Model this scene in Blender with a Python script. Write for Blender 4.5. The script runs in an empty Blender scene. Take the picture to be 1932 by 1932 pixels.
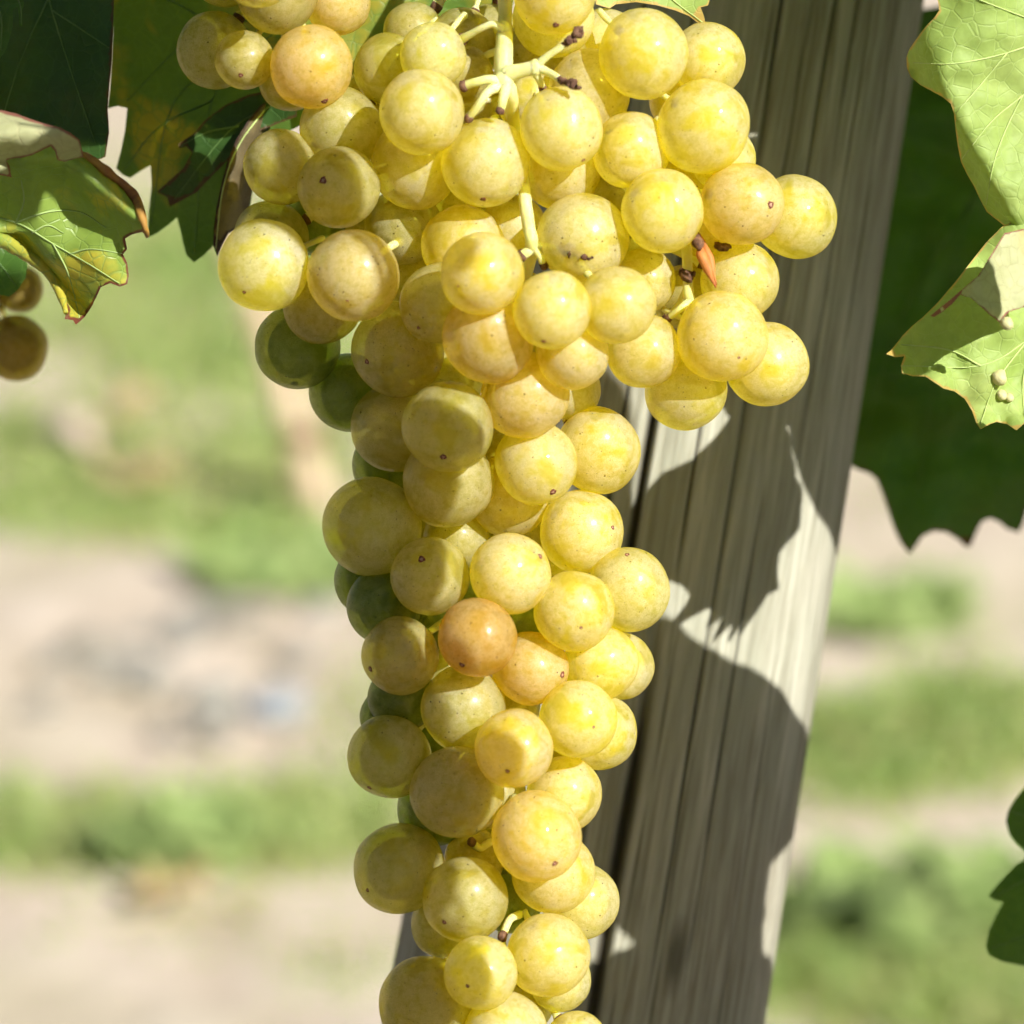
import bpy, bmesh, math, random
from mathutils import Vector, Matrix, noise
from mathutils.geometry import delaunay_2d_cdt

R = random.Random(11)
SC = bpy.context.scene
COL = SC.collection

# ------------------------------------------------------------------ camera
PITCH = math.radians(15.0)
CAM = Vector((0, 0, 1.0))
FWD = Vector((0, math.cos(PITCH), -math.sin(PITCH)))
UP = Vector((0, math.sin(PITCH), math.cos(PITCH)))
RT = Vector((1, 0, 0))
TH = 0.1245            # tan of half the field of view
D0 = 0.80              # distance of the focus plane
MM = 0.001
PX = 2 * TH * D0 / 1932.0   # metres per picture unit at the focus plane (picture is 1932 units wide)

cam_d = bpy.data.cameras.new('camera')
cam = bpy.data.objects.new('camera', cam_d)
COL.objects.link(cam)
cam.location = CAM
cam.rotation_euler = (math.pi / 2 - PITCH, 0, 0)
cam_d.sensor_width = 36
cam_d.lens = 18.0 / TH
cam_d.clip_start = 0.02
cam_d.clip_end = 3000
cam_d.dof.use_dof = True
cam_d.dof.focus_distance = D0 - 0.004
cam_d.dof.aperture_fstop = 12.5
SC.camera = cam

# ------------------------------------------------------------------ sky, sun, exposure
LC = Vector((0.54, 0.39, 0.745)).normalized()          # to the sun: right, up, toward the viewer
L = (RT * LC.x + UP * LC.y - FWD * LC.z).normalized()
world = bpy.data.worlds.new('World')
SC.world = world
world.use_nodes = True
wn = world.node_tree
bg = wn.nodes['Background']
sky = wn.nodes.new('ShaderNodeTexSky')
sky.sky_type = 'NISHITA'
sky.sun_disc = False
sky.sun_elevation = math.asin(L.z)
sky.sun_rotation = math.atan2(L.x, L.y)
wn.links.new(sky.outputs[0], bg.inputs[0])
bg.inputs[1].default_value = 0.05
sun_d = bpy.data.lights.new('sun', 'SUN')
sun_d.energy = 5.0
sun_d.angle = math.radians(0.5)
sun_d.color = (1.0, 0.975, 0.92)
sun = bpy.data.objects.new('sun', sun_d)
COL.objects.link(sun)
sun.rotation_euler = L.to_track_quat('Z', 'Y').to_euler()
sun.location = (2, -2, 4)
SC.view_settings.view_transform = 'Standard'
SC.view_settings.look = 'None'
SC.view_settings.gamma = 1
SC.view_settings.exposure = 0.52
SC.render.engine = 'CYCLES'
SC.cycles.use_denoising = True
SC.cycles.max_bounces = 7
SC.cycles.diffuse_bounces = 4
SC.cycles.use_adaptive_sampling = True
SC.cycles.adaptive_threshold = 0.05
SC.cycles.adaptive_min_samples = 12
SC.cycles.caustics_reflective = False
SC.cycles.caustics_refractive = False
SC.cycles.transmission_bounces = 6
SC.cycles.transparent_max_bounces = 20


# ------------------------------------------------------------------ helpers
def P(x, y, dz=0.0):
    """world point seen at picture unit (x, y), dz millimetres nearer than the focus plane"""
    d = D0 - dz * MM
    return CAM + FWD * d + RT * ((x - 966) / 966 * TH * d) + UP * ((966 - y) / 966 * TH * d)


def ground_at(x, y):
    r = FWD + RT * ((x - 966) / 966 * TH) + UP * ((966 - y) / 966 * TH)
    t = -CAM.z / r.z
    return CAM + r * t


def link(name, me, mat=None, parent=None, loc=None):
    o = bpy.data.objects.new(name, me)
    COL.objects.link(o)
    if mat is not None and me is not None:
        me.materials.append(mat)
    if parent is not None:
        o.parent = parent
    if loc is not None:
        o.location = loc
    return o


def empty(name, loc, label, cat, group=None):
    o = bpy.data.objects.new(name, None)
    o.empty_display_size = 0.02
    COL.objects.link(o)
    o.location = loc
    tag(o, label, cat, group)
    return o


def tag(o, label, cat, group=None):
    o['label'] = label
    o['category'] = cat
    if group:
        o['group'] = group


def mesh(name, verts, faces, smooth=True):
    me = bpy.data.meshes.new(name)
    me.from_pydata([tuple(v) for v in verts], [], faces)
    me.validate()
    if smooth:
        me.polygons.foreach_set('use_smooth', [True] * len(me.polygons))
    me.update()
    return me


def spline(pts, n=6):
    """Catmull-Rom through points"""
    out = []
    p = [Vector(q) for q in pts]
    for i in range(len(p) - 1):
        a = p[i - 1] if i > 0 else p[i] * 2 - p[i + 1]
        b, c = p[i], p[i + 1]
        d = p[i + 2] if i + 2 < len(p) else p[i + 1] * 2 - p[i]
        for k in range(n):
            t = k / n
            out.append(0.5 * ((2 * b) + (c - a) * t + (2 * a - 5 * b + 4 * c - d) * t * t + (3 * b - a - 3 * c + d) * t ** 3))
    out.append(p[-1])
    return out


def tube_geo(pts, radii, seg=10, wob=0.0, sd=0.0):
    vs, fs = [], []
    n = len(pts)
    ref = Vector((0.31, -0.8, 0.5)).normalized()
    for i, p in enumerate(pts):
        t = (pts[min(i + 1, n - 1)] - pts[max(i - 1, 0)]).normalized()
        a = t.cross(ref)
        if a.length < 1e-3:
            a = t.cross(Vector((1, 0, 0)))
        a.normalize()
        b = t.cross(a)
        r = radii[i] if isinstance(radii, (list, tuple)) else radii
        for k in range(seg):
            an = 2 * math.pi * k / seg
            dv = a * math.cos(an) + b * math.sin(an)
            rr = r
            if wob:
                rr = r * (1 + wob * noise.noise((p + dv * r) * 420 + Vector((sd, 0, 0))))
            vs.append(p + dv * rr)
    for i in range(n - 1):
        for k in range(seg):
            k2 = (k + 1) % seg
            fs.append((i * seg + k, i * seg + k2, (i + 1) * seg + k2, (i + 1) * seg + k))
    fs.append(tuple(range(seg - 1, -1, -1)))
    fs.append(tuple((n - 1) * seg + k for k in range(seg)))
    return vs, fs


def interp(vals, n):
    out = []
    for i in range(n):
        f = i / (n - 1) * (len(vals) - 1)
        k = min(int(f), len(vals) - 2)
        out.append(vals[k] + (vals[k + 1] - vals[k]) * (f - k))
    return out


# ------------------------------------------------------------------ materials
class NT:
    def __init__(self, name):
        self.m = bpy.data.materials.new(name)
        self.m.use_nodes = True
        self.t = self.m.node_tree
        self.t.nodes.clear()
        self.out = self.n('ShaderNodeOutputMaterial')

    def n(self, kind, **kw):
        nd = self.t.nodes.new(kind)
        for k, v in kw.items():
            if k.startswith('i_'):
                nd.inputs[k[2:].replace('_', ' ')].default_value = v
            else:
                setattr(nd, k, v)
        return nd

    def l(self, a, b):
        self.t.links.new(a, b)

    def noise(self, vec, scale, detail=4, rough=0.55, dist=0.0):
        nd = self.n('ShaderNodeTexNoise')
        nd.inputs['Scale'].default_value = scale
        nd.inputs['Detail'].default_value = detail
        nd.inputs['Roughness'].default_value = rough
        nd.inputs['Distortion'].default_value = dist
        self.l(vec, nd.inputs['Vector'])
        return nd.outputs['Fac']

    def ramp(self, fac, stops):
        nd = self.n('ShaderNodeValToRGB')
        cr = nd.color_ramp
        while len(cr.elements) < len(stops):
            cr.elements.new(0.5)
        for e, (p, c) in zip(cr.elements, stops):
            e.position = p
            e.color = (c, c, c, 1) if isinstance(c, (int, float)) else (*c, 1)
        self.l(fac, nd.inputs[0])
        return nd.outputs[0]

    def mix(self, fac, a, b, mode='MIX'):
        nd = self.n('ShaderNodeMix', data_type='RGBA', blend_type=mode)
        for sock, v in ((nd.inputs['Factor'], fac), (nd.inputs['A'], a), (nd.inputs['B'], b)):
            if isinstance(v, (int, float)):
                sock.default_value = v if sock.type == 'VALUE' else (v, v, v, 1)
            elif isinstance(v, tuple):
                sock.default_value = (*v, 1)
            else:
                self.l(v, sock)
        return [o for o in nd.outputs if o.type == 'RGBA'][0]

    def math(self, op, a, b=None, c=None):
        nd = self.n('ShaderNodeMath', operation=op)
        for s, v in zip(nd.inputs, (a, b, c)):
            if v is None:
                continue
            if isinstance(v, (int, float)):
                s.default_value = v
            else:
                self.l(v, s)
        return nd.outputs[0]

    def bump(self, h, strength, dist):
        nd = self.n('ShaderNodeBump')
        nd.inputs['Strength'].default_value = strength
        nd.inputs['Distance'].default_value = dist
        self.l(h, nd.inputs['Height'])
        return nd.outputs[0]

    def setv(self, sock, v):
        if isinstance(v, tuple):
            sock.default_value = (*v, 1) if len(v) == 3 and sock.type == 'RGBA' else v
        elif isinstance(v, (int, float)):
            sock.default_value = v
        else:
            self.l(v, sock)

    def principled(self, color, rough=0.5, spec=0.5, normal=None, **kw):
        b = self.n('ShaderNodeBsdfPrincipled')
        self.setv(b.inputs['Base Color'], color)
        self.setv(b.inputs['Roughness'], rough)
        self.setv(b.inputs['Specular IOR Level'], spec)
        if normal is not None:
            self.l(normal, b.inputs['Normal'])
        for k, v in kw.items():
            self.setv(b.inputs[k.replace('_', ' ')], v)
        return b

    def done(self, shader):
        self.l(shader, self.out.inputs['Surface'])
        return self.m


WAX = 1.0
GLOW = 0.50
CLEAR = 0.62


def grape_material():
    t = NT('grape_skin')
    tc = t.n('ShaderNodeTexCoord')
    oi = t.n('ShaderNodeObjectInfo')
    off = t.n('ShaderNodeVectorMath', operation='SCALE')
    comb = t.n('ShaderNodeCombineXYZ')
    t.l(oi.outputs['Random'], comb.inputs[0])
    r2 = t.math('FRACT', t.math('MULTIPLY', oi.outputs['Random'], 17.31))
    t.l(r2, comb.inputs[1])
    t.l(t.math('FRACT', t.math('MULTIPLY', oi.outputs['Random'], 91.7)), comb.inputs[2])
    t.l(comb.outputs[0], off.inputs[0])
    off.inputs['Scale'].default_value = 40.0
    add = t.n('ShaderNodeVectorMath', operation='ADD')
    t.l(tc.outputs['Object'], add.inputs[0])
    t.l(off.outputs[0], add.inputs[1])
    v = add.outputs[0]
    tint = oi.outputs['Color']
    blush = oi.outputs['Alpha']
    # flesh colour: slow drift, a blush where the berry was exposed
    n1 = t.noise(v, 1.3, 1, 0.5, 0.0)
    col = t.mix(t.ramp(n1, [(0.3, 0.0), (0.75, 1.0)]), tint, t.mix(1.0, tint, (1.0, 0.95, 0.7), 'MULTIPLY'))
    bl = t.math('MULTIPLY', t.ramp(t.noise(v, 1.1, 2, 0.6, 0.0), [(0.42, 0.0), (0.66, 1.0)]), blush)
    col = t.mix(t.math('MULTIPLY', bl, 0.5), col, (0.80, 0.52, 0.02))
    # rust marks
    rust = t.ramp(t.noise(v, 2.6, 3, 0.72, 1.0), [(0.64, 0.0), (0.74, 0.5)])
    col = t.mix(t.math('MULTIPLY', rust, 0.55), col, (0.55, 0.30, 0.06))
    # lenticels
    vo = t.n('ShaderNodeTexVoronoi')
    vo.inputs['Scale'].default_value = 3.0
    t.l(v, vo.inputs['Vector'])
    dots = t.ramp(vo.outputs['Distance'], [(0.05, 0.9), (0.08, 0.0)])
    vo2 = t.n('ShaderNodeTexVoronoi')
    vo2.inputs['Scale'].default_value = 7.0
    t.l(v, vo2.inputs['Vector'])
    dots2 = t.ramp(vo2.outputs['Distance'], [(0.06, 0.7), (0.10, 0.0)])
    dot = t.math('MAXIMUM', dots, dots2)
    # waxy bloom, rubbed off in patches
    nb = t.noise(v, 1.15, 3, 0.55, 0.5)
    nf = t.noise(v, 5.0, 4, 0.62, 0.2)
    ng = t.noise(v, 42.0, 1, 0.7, 0.0)
    b1 = t.ramp(nb, [(0.34, 0.32), (0.47, 0.85), (0.66, 1.0)])
    b2 = t.ramp(nf, [(0.33, 0.55), (0.50, 0.9), (0.60, 1.0)])
    b3 = t.ramp(ng, [(0.32, 0.60), (0.62, 1.0)])
    bloom = t.math('MULTIPLY', t.math('MULTIPLY', b1, b2), b3)
    bump_h = t.math('ADD', t.math('MULTIPLY', nf, 0.5), t.math('MULTIPLY', ng, 0.25))
    nor = t.bump(bump_h, 0.12, 0.03)
    col = t.mix(dot, col, (0.05, 0.025, 0.008))
    # reflected light: pale wax over flesh; transmitted light: the clear yellow inside, which lights the whole berry
    sep = t.n('ShaderNodeSeparateColor')
    t.l(tint, sep.inputs[0])
    wax_amt = t.math('MULTIPLY', t.math('MINIMUM', t.math('MULTIPLY', t.math('MULTIPLY', sep.outputs[1], sep.outputs[1]), 1.28), 1.0), WAX)
    skin = t.mix(t.math('MULTIPLY', bloom, wax_amt), col, t.mix(0.07, (0.93, 0.925, 0.83), tint))
    skin = t.mix(dot, skin, (0.06, 0.03, 0.01))
    refl = t.principled(skin, t.math('MULTIPLY_ADD', bloom, 0.14, 0.26), 0.5, nor, Coat_Weight=0.7, Coat_Roughness=t.math('MULTIPLY_ADD', bloom, 0.22, 0.05))
    glow = t.n('ShaderNodeBsdfTranslucent')
    t.l(t.mix(t.math('MULTIPLY', dot, 0.8), col, (0.05, 0.025, 0.008)), glow.inputs['Color'])
    ms = t.n('ShaderNodeMixShader')
    ms.inputs[0].default_value = GLOW
    t.l(refl.outputs[0], ms.inputs[1])
    t.l(glow.outputs[0], ms.inputs[2])
    # part of the light goes straight through the skin, tinted, and falls on the pulp
    clear = t.n('ShaderNodeBsdfTransparent')
    t.l(t.mix(1.0, t.mix(0.5, tint, (1.0, 1.0, 0.75)), (1.05, 1.05, 0.75), 'MULTIPLY'), clear.inputs['Color'])
    m2 = t.n('ShaderNodeMixShader')
    t.l(t.math('MULTIPLY', t.math('SUBTRACT', 1.0, t.math('MULTIPLY', bloom, 0.62)), CLEAR), m2.inputs[0])
    t.l(ms.outputs[0], m2.inputs[1])
    t.l(clear.outputs[0], m2.inputs[2])
    return t.done(m2.outputs[0])


def pulp_material():
    t = NT('grape_pulp')
    tc = t.n('ShaderNodeTexCoord')
    oi = t.n('ShaderNodeObjectInfo')
    n = t.noise(tc.outputs['Object'], 2.2, 3, 0.6, 0.6)
    base = t.mix(0.32, oi.outputs['Color'], (0.98, 0.95, 0.62))
    col = t.mix(t.ramp(n, [(0.35, 0.0), (0.7, 0.4)]), base, t.mix(1.0, base, (0.75, 0.70, 0.55), 'MULTIPLY'))
    d = t.principled(col, 0.6, 0.1)
    g = t.n('ShaderNodeBsdfTranslucent')
    t.l(col, g.inputs['Color'])
    ms = t.n('ShaderNodeMixShader')
    ms.inputs[0].default_value = 0.35
    t.l(d.outputs[0], ms.inputs[1])
    t.l(g.outputs[0], ms.inputs[2])
    c = t.n('ShaderNodeBsdfTransparent')
    t.l(t.mix(0.6, oi.outputs['Color'], (1.0, 1.0, 0.7)), c.inputs['Color'])
    m2 = t.n('ShaderNodeMixShader')
    m2.inputs[0].default_value = 0.45
    t.l(ms.outputs[0], m2.inputs[1])
    t.l(c.outputs[0], m2.inputs[2])
    return t.done(m2.outputs[0])


def leaf_material(name, c1, c2, patch=None, patch_amt=0.0, edge=None, trans=0.35, rough=0.45, vein_c=None, scale=1.0, spec=0.35):
    t = NT(name)
    tc = t.n('ShaderNodeTexCoord')
    v = tc.outputs['Object']
    n1 = t.noise(v, 34 * scale, 5, 0.6, 0.6)
    col = t.mix(t.ramp(n1, [(0.32, 0.0), (0.68, 1.0)]), c1, c2)
    # net of small veins
    vo = t.n('ShaderNodeTexVoronoi', feature='DISTANCE_TO_EDGE')
    vo.inputs['Scale'].default_value = 330 * scale
    t.l(v, vo.inputs['Vector'])
    net = t.ramp(vo.outputs['Distance'], [(0.0, 1.0), (0.07, 0.0)])
    if patch:
        pn = t.noise(v, 46 * scale, 4, 0.55, 0.5)
        pa = t.ramp(pn, [(0.50, 0.0), (0.60, 1.0)])
        pa = t.math('MULTIPLY', pa, t.math('SUBTRACT', 1.0, t.math('MULTIPLY', net, 0.6)))
        col = t.mix(t.math('MULTIPLY', pa, patch_amt), col, patch)
    if edge:
        at = t.n('ShaderNodeAttribute', attribute_name='rim')
        e = t.math('ADD', at.outputs['Fac'], t.math('MULTIPLY', t.math('SUBTRACT', t.noise(v, 70, 4, 0.6), 0.5), 1.1))
        col = t.mix(t.ramp(e, [(0.62, 0.0), (0.82, 1.0)]), col, edge)
    vc = vein_c if vein_c else tuple(min(1, c * 1.5 + 0.02) for c in c2)
    col = t.mix(t.math('MULTIPLY', net, 0.16), col, vc)
    col = t.mix(t.math('MULTIPLY', t.ramp(t.noise(v, 600, 2, 0.5), [(0.35, 0.0), (0.7, 1.0)]), 0.25), col, t.mix(1.0, col, (0.6, 0.6, 0.5), 'MULTIPLY'))
    h = t.math('ADD', t.math('MULTIPLY', net, -0.3), t.noise(v, 210, 3, 0.6))
    nor = t.bump(h, 0.4, 0.0006)
    p = t.principled(col, rough, spec, nor)
    tr = t.n('ShaderNodeBsdfTranslucent')
    t.l(t.mix(1.0, col, (1.25, 1.35, 0.35), 'MULTIPLY'), tr.inputs['Color'])
    ms = t.n('ShaderNodeMixShader')
    ms.inputs[0].default_value = trans
    t.l(p.outputs[0], ms.inputs[1])
    t.l(tr.outputs[0], ms.inputs[2])
    return t.done(ms.outputs[0])


def plain(name, c1, c2, scale, rough=0.7, spec=0.3, bump=0.3, bdist=0.0005, **kw):
    t = NT(name)
    tc = t.n('ShaderNodeTexCoord')
    v = tc.outputs['Object']
    n1 = t.noise(v, scale, 5, 0.62, 0.3)
    col = t.mix(t.ramp(n1, [(0.33, 0.0), (0.66, 1.0)]), c1, c2)
    p = t.principled(col, rough, spec, t.bump(t.noise(v, scale * 3, 4, 0.6), bump, bdist), **kw)
    return t.done(p.outputs[0])


def wood_material():
    t = NT('weathered_wood')
    uv = t.n('ShaderNodeUVMap')
    mp = t.n('ShaderNodeMapping')
    t.l(uv.outputs[0], mp.inputs['Vector'])
    mp.inputs['Scale'].default_value = (1.0, 0.045, 1.0)
    v = mp.outputs[0]
    g1 = t.noise(v, 120, 7, 0.72, 0.6)
    g2 = t.noise(v, 620, 4, 0.65, 0.4)
    n3 = t.noise(uv.outputs[0], 9, 4, 0.6, 0.3)
    col = t.mix(t.ramp(g1, [(0.30, 0.0), (0.62, 1.0)]), (0.25, 0.235, 0.165), (0.58, 0.55, 0.44))
    col = t.mix(t.ramp(g2, [(0.36, 0.75), (0.60, 0.0)]), col, (0.20, 0.17, 0.115))
    col = t.mix(t.ramp(n3, [(0.40, 0.0), (0.70, 0.5)]), col, (0.44, 0.47, 0.37))
    # brown stains and a few dark flecks
    st = t.noise(v, 21, 4, 0.6, 0.6)
    col = t.mix(t.ramp(st, [(0.58, 0.0), (0.72, 0.40)]), col, (0.25, 0.20, 0.12))
    fl = t.n('ShaderNodeTexVoronoi')
    mp2 = t.n('ShaderNodeMapping')
    t.l(uv.outputs[0], mp2.inputs['Vector'])
    mp2.inputs['Scale'].default_value = (1, 0.35, 1)
    t.l(mp2.outputs[0], fl.inputs['Vector'])
    fl.inputs['Scale'].default_value = 46
    col = t.mix(t.ramp(fl.outputs['Distance'], [(0.05, 0.75), (0.16, 0.0)]), col, (0.10, 0.085, 0.055))
    at = t.n('ShaderNodeAttribute', attribute_name='crack')
    col = t.mix(t.ramp(at.outputs['Fac'], [(0.10, 0.0), (0.70, 0.95)]), col, (0.045, 0.038, 0.026))
    h = t.math('ADD', g1, t.math('MULTIPLY', g2, 0.7))
    p = t.principled(col, 0.85, 0.18, t.bump(h, 0.7, 0.0006))
    return t.done(p.outputs[0])


def ground_material():
    t = NT('vineyard_soil')
    tc = t.n('ShaderNodeTexCoord')
    v = tc.outputs['Object']
    n1 = t.noise(v, 1.7, 6, 0.62, 0.5)
    n2 = t.noise(v, 9.0, 5, 0.65, 0.3)
    n3 = t.noise(v, 0.55, 3, 0.5, 0.6)
    col = t.mix(t.ramp(n2, [(0.35, 0.0), (0.68, 1.0)]), (0.52, 0.42, 0.31), (0.76, 0.64, 0.515))
    col = t.mix(t.ramp(n1, [(0.50, 0.0), (0.66, 0.5)]), col, (0.44, 0.42, 0.23))
    col = t.mix(t.ramp(n3, [(0.54, 0.0), (0.72, 0.4)]), col, (0.40, 0.37, 0.31))
    p = t.principled(col, 0.95, 0.1, t.bump(n2, 0.7, 0.02))
    return t.done(p.outputs[0])


M_GRAPE = grape_material()
M_PULP = pulp_material()
M_STEM = plain('green_stem', (0.68, 0.67, 0.20), (0.82, 0.79, 0.38), 160, 0.5, 0.35, 0.35, 0.0004, Subsurface_Weight=0.5)
M_STEM.node_tree.nodes['Principled BSDF'].inputs['Subsurface Radius'].default_value = (1, 0.8, 0.2)
M_STEM.node_tree.nodes['Principled BSDF'].inputs['Subsurface Scale'].default_value = 0.002
M_BROWN = plain('dried_brown', (0.08, 0.035, 0.02), (0.24, 0.13, 0.075), 900, 0.75, 0.25, 0.6, 0.0004)
M_RED = plain('dried_red', (0.22, 0.045, 0.015), (0.62, 0.24, 0.06), 170, 0.6, 0.35, 0.4, 0.0004)
M_SCAR = plain('scar_ring', (0.12, 0.03, 0.015), (0.24, 0.07, 0.035), 2500, 0.6, 0.3)
M_SCARC = plain('scar_centre', (0.42, 0.2, 0.12), (0.62, 0.4, 0.26), 2500, 0.55, 0.4)
M_WOOD = wood_material()
M_SOIL = ground_material()
M_LEAF = leaf_material('leaf_green', (0.055, 0.135, 0.022), (0.10, 0.20, 0.032), trans=0.30)
M_SHADE_LEAF = leaf_material('leaf_shade_caster', (0.055, 0.135, 0.022), (0.10, 0.20, 0.032), trans=0.10)  # lets little light through; for the added shade-casting leaves
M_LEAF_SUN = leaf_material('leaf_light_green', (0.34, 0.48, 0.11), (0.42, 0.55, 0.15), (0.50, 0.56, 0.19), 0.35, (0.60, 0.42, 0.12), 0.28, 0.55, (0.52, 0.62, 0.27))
M_LEAF_YEL = leaf_material('leaf_yellowing', (0.10, 0.19, 0.030), (0.15, 0.25, 0.040), (0.42, 0.34, 0.035), 0.75, None, 0.26)
M_LEAF_CURL = leaf_material('leaf_yellow_patched', (0.24, 0.36, 0.06), (0.32, 0.44, 0.085), (0.66, 0.56, 0.06), 0.85, (0.19, 0.055, 0.035), 0.28, 0.42, (0.25, 0.40, 0.16), spec=0.5)
M_LEAF_PALE = leaf_material('leaf_underside', (0.48, 0.49, 0.25), (0.60, 0.60, 0.36), (0.50, 0.38, 0.10), 0.5, (0.30, 0.12, 0.085), 0.22, 0.7, (0.30, 0.20, 0.10))
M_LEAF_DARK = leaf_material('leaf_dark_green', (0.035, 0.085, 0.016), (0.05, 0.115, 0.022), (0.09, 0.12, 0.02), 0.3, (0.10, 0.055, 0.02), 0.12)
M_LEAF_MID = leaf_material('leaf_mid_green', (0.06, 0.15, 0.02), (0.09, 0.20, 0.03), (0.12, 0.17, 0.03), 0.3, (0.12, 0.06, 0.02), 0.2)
M_LEAF_DRY = leaf_material('leaf_dried', (0.10, 0.07, 0.03), (0.20, 0.16, 0.075), (0.30, 0.24, 0.09), 0.5, (0.05, 0.025, 0.015), 0.2, 0.7, (0.25, 0.2, 0.1))
M_VEIN_L = plain('vein_pale', (0.44, 0.56, 0.17), (0.52, 0.63, 0.23), 300, 0.55)
M_VEIN_D = plain('vein_green', (0.10, 0.19, 0.05), (0.15, 0.25, 0.07), 300, 0.55)
M_VEIN_M = plain('vein_mid', (0.30, 0.42, 0.12), (0.38, 0.50, 0.18), 300, 0.55)
M_RIM = plain('browned_rim', (0.16, 0.05, 0.03), (0.52, 0.30, 0.05), 130, 0.65)
M_FOLIAGE = plain('row_foliage', (0.04, 0.09, 0.018), (0.09, 0.16, 0.03), 8, .5, .3)
M_CANE = plain('cane_bark', (0.16, 0.09, 0.045), (0.30, 0.19, 0.10), 120, 0.8)
M_PETIOLE = plain('petiole_green', (0.22, 0.28, 0.07), (0.36, 0.30, 0.11), 120, 0.55)

# ------------------------------------------------------------------ ground
def build_ground():
    vs, fs = [], []
    xs = [-600, -200, -60, -20] + [-8 + i * 0.5 for i in range(33)] + [20, 60, 200, 600]
    ys = [-600, -200, -60, -20] + [-4 + i * 0.5 for i in range(41)] + [30, 60, 200, 600, 1500]
    for y in ys:
        for x in xs:
            h = 0.0
            if abs(x) <= 8 and -4 <= y <= 16:
                h = 0.035 * noise.noise(Vector((x * 0.7, y * 0.7, 0.3))) + 0.015 * noise.noise(Vector((x * 2.1, y * 2.1, 5)))
            vs.append((x, y, h))
    w = len(xs)
    for j in range(len(ys) - 1):
        for i in range(w - 1):
            fs.append((j * w + i, j * w + i + 1, (j + 1) * w + i + 1, (j + 1) * w + i))
    o = link('ground', mesh('ground', vs, fs), M_SOIL)
    o['kind'] = 'structure'
    return o


build_ground()


def blade_material():
    t = NT('grass_blades')
    tc = t.n('ShaderNodeTexCoord')
    n1 = t.noise(tc.outputs['Object'], 2.4, 3, 0.6)
    n2 = t.noise(tc.outputs['Object'], 40, 2, 0.6)
    col = t.mix(t.ramp(n1, [(0.35, 0.0), (0.65, 1.0)]), (0.27, 0.43, 0.11), (0.42, 0.51, 0.19))
    col = t.mix(t.ramp(n2, [(0.4, 0.0), (0.72, 0.8)]), col, (0.60, 0.54, 0.28))
    p = t.principled(col, 0.6, 0.3)
    tr = t.n('ShaderNodeBsdfTranslucent')
    t.l(t.mix(1.0, col, (1.2, 1.3, 0.6), 'MULTIPLY'), tr.inputs['Color'])
    ms = t.n('ShaderNodeMixShader')
    ms.inputs[0].default_value = 0.35
    t.l(p.outputs[0], ms.inputs[1])
    t.l(tr.outputs[0], ms.inputs[2])
    return t.done(ms.outputs[0])


M_GRASS = blade_material()


def blades_into(vs, fs, c, h, rnd, w=0.004):
    a = rnd.uniform(0, 2 * math.pi)
    lean = Vector((rnd.gauss(0, .45), rnd.gauss(0, .45), 1)).normalized()
    side = Vector((math.cos(a), math.sin(a), 0)) * w
    k = len(vs)
    mid = c + lean * h * .55
    tip = c + lean * h + Vector((lean.x, lean.y, -0.3)) * h * 0.35
    vs += [c - side, c + side, mid + side * .8, mid - side * .8, tip]
    fs += [(k, k + 1, k + 2, k + 3), (k + 3, k + 2, k + 4)]


def build_grass():
    vs, fs = [], []
    rnd = random.Random(5)
    # picture-side patches, laid on the ground: centre x, y, half sizes, blades, height
    patches = [(330, 470, 420, 90, 3200, .05), (200, 860, 360, 120, 1500, .045), (420, 640, 300, 80, 2200, .04), (330, 490, 330, 60, 2200, .05), (120, 590, 200, 40, 500, .04), (500, 700, 240, 60, 900, .05),
               (520, 880, 170, 90, 2600, .05), (150, 960, 260, 80, 2200, .05), (400, 1010, 240, 40, 2000, .06),
               (560, 1090, 120, 60, 1400, .045), (60, 820, 110, 60, 700, .04),
               (300, 1590, 420, 70, 3600, .055), (560, 1560, 200, 90, 1800, .05), (40, 1560, 90, 70, 700, .05),
               (420, 1780, 420, 100, 900, .035), (650, 1880, 150, 80, 900, .045), (120, 1900, 150, 40, 400, .03),
               (1740, 1400, 320, 80, 3000, .055), (1850, 1330, 150, 60, 1200, .05), (1640, 1480, 200, 60, 700, .04),
               (1730, 1850, 330, 120, 7000, .075), (1700, 1790, 330, 90, 3400, .055), (1850, 1880, 250, 90, 2600, .06), (1560, 1880, 130, 70, 900, .05),
               (1650, 960, 90, 60, 500, .04), (1760, 1700, 160, 40, 500, .04), (300, 600, 500, 120, 1500, .035),
               (1800, 600, 500, 250, 3000, .05), (900, 400, 900, 120, 3000, .05), (900, 1300, 300, 500, 2500, .05)]
    for cx, cy, hx, hy, n, h in patches:
        for _ in range(int(n * 0.42)):
            x = cx + rnd.gauss(0, .5) * hx
            y = cy + rnd.gauss(0, .5) * hy
            c = ground_at(x, max(y, 40))
            c.z = -0.005
            blades_into(vs, fs, c, h * rnd.uniform(.3, .75), rnd, rnd.uniform(.0025, .005))
    for _ in range(9000):     # the strip goes on to either side
        c = Vector((rnd.uniform(-6, 6), rnd.uniform(0.3, 14), -0.005))
        if noise.noise(Vector((c.x * .8, c.y * .8, 9))) < 0.05:
            continue
        blades_into(vs, fs, c, rnd.uniform(.02, .06), rnd, .004)
    o = link('grass', mesh('grass', vs, fs, False), M_GRASS)
    o['kind'] = 'stuff'
    o['label'] = 'blurred tufts of pale green grass on the vineyard floor'
    o['category'] = 'grass'


build_grass()


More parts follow.
